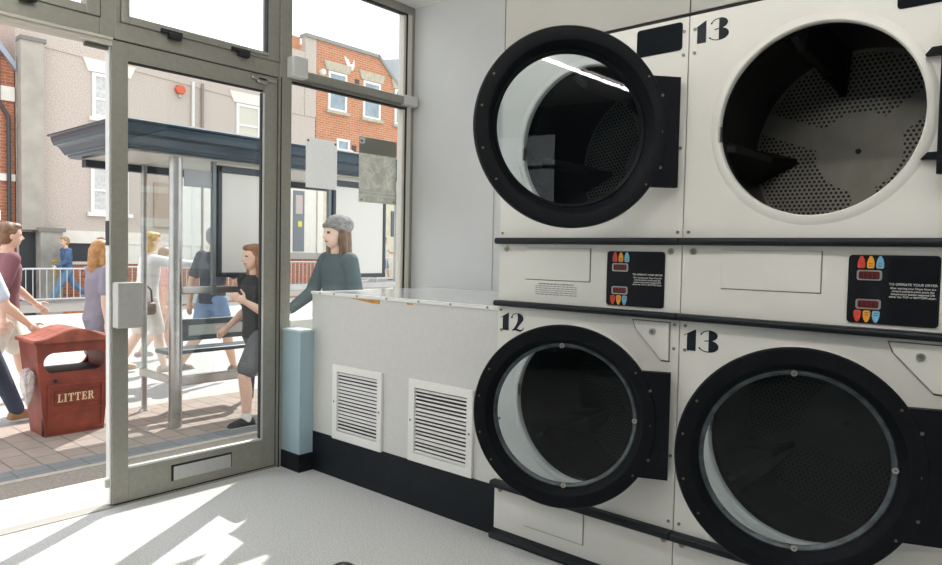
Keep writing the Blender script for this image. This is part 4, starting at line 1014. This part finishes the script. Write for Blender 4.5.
    if beanie:
        c = MB(); c.merge(ell((hx - .020 * s, 0, hz + .040 * s), (.068 * s, .062 * s, .056 * s))); c.merge(ell((hx - .040 * s, 0, hz + .045 * s), (.058 * s, .056 * s, .048 * s)))
        bo_ = remesh(c, 'beanie', [mat('beanie_knit', beanie, .95, var=.35, vscale=30)], t, vox * .8, 2)
        c = MB(); c.tube([(hx + .002 * s - .058 * s * math.cos(0) * 0, 0, hz + .022 * s), (hx + .002 * s, 0, hz + .036 * s)], [.001, .001], 6)
        c = MB(); N = 28; rr_ = []
        for zo, g_ in ((.006, 1.0), (.010, 1.05), (.022, 1.05), (.026, 1.0)):
            rr_.append([(hx - .010 * s + .066 * s * g_ * math.cos(2 * PI * k / N), .058 * s * g_ * math.sin(2 * PI * k / N), hz + zo * s + .012 * s - .012 * s * math.cos(2 * PI * k / N) * -1) for k in range(N)])
        c.rings(rr_); c.build('beanie_band', mat('beanie_knit', (0, 0, 0)), t, local=True, smooth=True)
    t.location = loc; t.rotation_euler = (0, 0, R(head))
    return t
def bag(label, loc, m, w=.16, h=.22, d=.34):
    t = thing('bag', loc, label, 'bag')
    x, y, z = loc
    MB().box(x - w / 2, x + w / 2, y - d / 2, y + d / 2, z, z + h, .04, 3).build('body', m, t, smooth=True)
    MB().tube([(x, y - d * .3, z + h - .01), (x, y - d * .25, z + h + .14), (x, y, z + h + .20), (x, y + d * .25, z + h + .14), (x, y + d * .3, z + h - .01)], .012, 8).build('strap', m, t, smooth=True)
    return t
FAIR = (.72, .46, .35); PALE = (.80, .56, .45); TAN = (.62, .38, .26)
g = lambda x, y: gz(x, y) if x > -13.2 else gz(x, y) + .02
# near pavement and road
person('person in a pale blue shirt and dark jeans at the far left, tan shoes', (-3.05, -.86, -.18), 92, 1.63, FAIR, (.50, .36, .20), (.62, .70, .82), (.05, .07, .11), (.36, .20, .09), legs=(24, -14), knees=(3, 18), shorts=False, arms=((-25, 20), (20, 25)))
person('person with short brown hair in a maroon t-shirt walking behind the red bin', (-4.05, -.42, -.21), 88, 1.75, FAIR, (.20, .11, .06), (.24, .10, .115), (.72, .66, .58), (.5, .45, .4), legs=(20, -20), knees=(3, 24), arms=((24, 22), (-18, 20)))
person('person with long ginger hair and grey top half hidden by the door edge', (-3.75, .30, -.21), 95, 1.58, PALE, (.48, .24, .09), (.30, .28, .34), (.24, .23, .28), (.2, .2, .2), hair='long', fem=True, legs=(14, -14), knees=(3, 18), arms=((10, 15), (-10, 15)))
person('blond person in a white top and skirt pointing one arm along the street', (-4.85, 1.28, -.21), 80, 1.70, PALE, (.58, .36, .12), (.80, .78, .76), (.76, .70, .66), (.5, .38, .3), hair='bob', fem=True, legs=(-12, 14), knees=(16, 4), arms=((-8, 15), (82, 6)), sleeve='long')
person('person in a soft pink top walking between the shelter posts', (-5.7, 1.86, -.21), 85, 1.52, FAIR, (.30, .17, .09), (.74, .44, .40), (.62, .44, .38), (.4, .3, .3), fem=True, hair='bob', legs=(14, -16), knees=(3, 20), arms=((20, 15), (-15, 15)))
person('person in a dark t-shirt and blue denim shorts beyond the shelter bench', (-4.2, 1.76, -.21), 105, 1.80, TAN, (.25, .23, .22), (.045, .05, .065), (.16, .25, .40), (.22, .17, .15), legs=(-16, 20), knees=(26, 4), arms=((-20, 15), (26, 30)))
person('person in a black top and dark shorts stepping past the glazed door', (-1.66, .80, -.18), -92, 1.55, FAIR, (.26, .11, .045), (.020, .022, .024), (.11, .112, .118), (.02, .02, .022), legs=(26, -22), knees=(30, 24), arms=((6, 112), (-10, 60)), hair='long', sock=True, topvar=.3, vox=.009, stocky=1.08)
person('person in a grey beanie and dark teal jacket passing the side window', (-1.15, 1.27, -.18), -95, 1.77, PALE, (.15, .08, .04), (.075, .108, .118), (.06, .07, .09), (.03, .03, .03), hair='long', fem=True, sleeve='long', beanie=(.24, .23, .22), legs=(18, -18), knees=(4, 22), arms=((-8, 15), (22, 34)), vox=.009)
bag('tan shoulder bag at the side of the grey topped person', (-3.40, .44, .62), mat('tan_leather', (.42, .28, .16), .6), .10, .18, .2)
bag('dark brown bag beside the blond person in white', (-4.60, 1.16, .50), mat('brown_leather', (.12, .06, .045), .5), .10, .15, .22)
# far pavement
person('person in blue denim jacket and jeans behind the barrier across the road', (-16.1, 4.22, g(-16.1, 4.2)), -88, 1.76, FAIR, (.36, .22, .10), (.07, .13, .24), (.13, .24, .38), (.35, .33, .32), shorts=False, sleeve='long', legs=(30, -28), knees=(3, 22), arms=((20, 40), (-24, 40)), topvar=.5, vox=.014)
person('person in a white shirt and dark trousers behind the barrier across the road', (-16.0, 5.05, g(-16, 5.05)), -85, 1.66, FAIR, (.25, .16, .1), (.68, .69, .70), (.12, .16, .22), (.2, .2, .2), shorts=False, legs=(14, -14), knees=(3, 16), vox=.014)
person('person in a beige shirt by the last barrier past the poster case', (-16.0, 15.0, g(-16, 15)), 20, 1.62, TAN, (.10, .07, .05), (.60, .54, .48), (.14, .24, .42), (.2, .2, .2), arms=((30, 60), (-10, 60)), vox=.014)

# ------------------------------------------------------------------ light, sky, camera
w = bpy.data.worlds.new('sky'); S.world = w; w.use_nodes = True
bgn = w.node_tree.nodes['Background']; bgn.inputs[0].default_value = (.93, .965, 1.0, 1); bgn.inputs[1].default_value = 1.7
sun = bpy.data.lights.new('sun', 'SUN'); sun.energy = 6.5; sun.angle = R(.53); sun.color = (1, .95, .87)
so = bpy.data.objects.new('sun', sun); COL.objects.link(so); so.location = (-8, 12, 16)
so.rotation_euler = Vector((.368, -.573, -.731)).to_track_quat('-Z', 'Y').to_euler()
cam = bpy.data.cameras.new('camera'); cam.sensor_width = 36; cam.lens = 36 * 693.8 / 942; cam.clip_start = .05; cam.clip_end = 300
co = bpy.data.objects.new('camera', cam); COL.objects.link(co)
yaw, pitch, roll = 2.28705363, -.04188743, .01995672
fw = Vector((math.cos(pitch) * math.cos(yaw), math.cos(pitch) * math.sin(yaw), math.sin(pitch)))
rt = fw.cross(Vector((0, 0, 1))).normalized(); up = rt.cross(fw)
r2 = rt * math.cos(roll) + up * math.sin(roll); u2 = -rt * math.sin(roll) + up * math.cos(roll)
co.matrix_world = Matrix((( r2.x, u2.x, -fw.x, 3.565), (r2.y, u2.y, -fw.y, -2.452), (r2.z, u2.z, -fw.z, 1.296), (0, 0, 0, 1)))
S.camera = co
S.view_settings.view_transform = 'Standard'; S.view_settings.look = 'None'; S.view_settings.gamma = 1; S.view_settings.use_curve_mapping = False
S.view_settings.exposure = .12
S.cycles.use_denoising = True; S.cycles.max_bounces = 10; S.cycles.diffuse_bounces = 6; S.cycles.transparent_max_bounces = 16
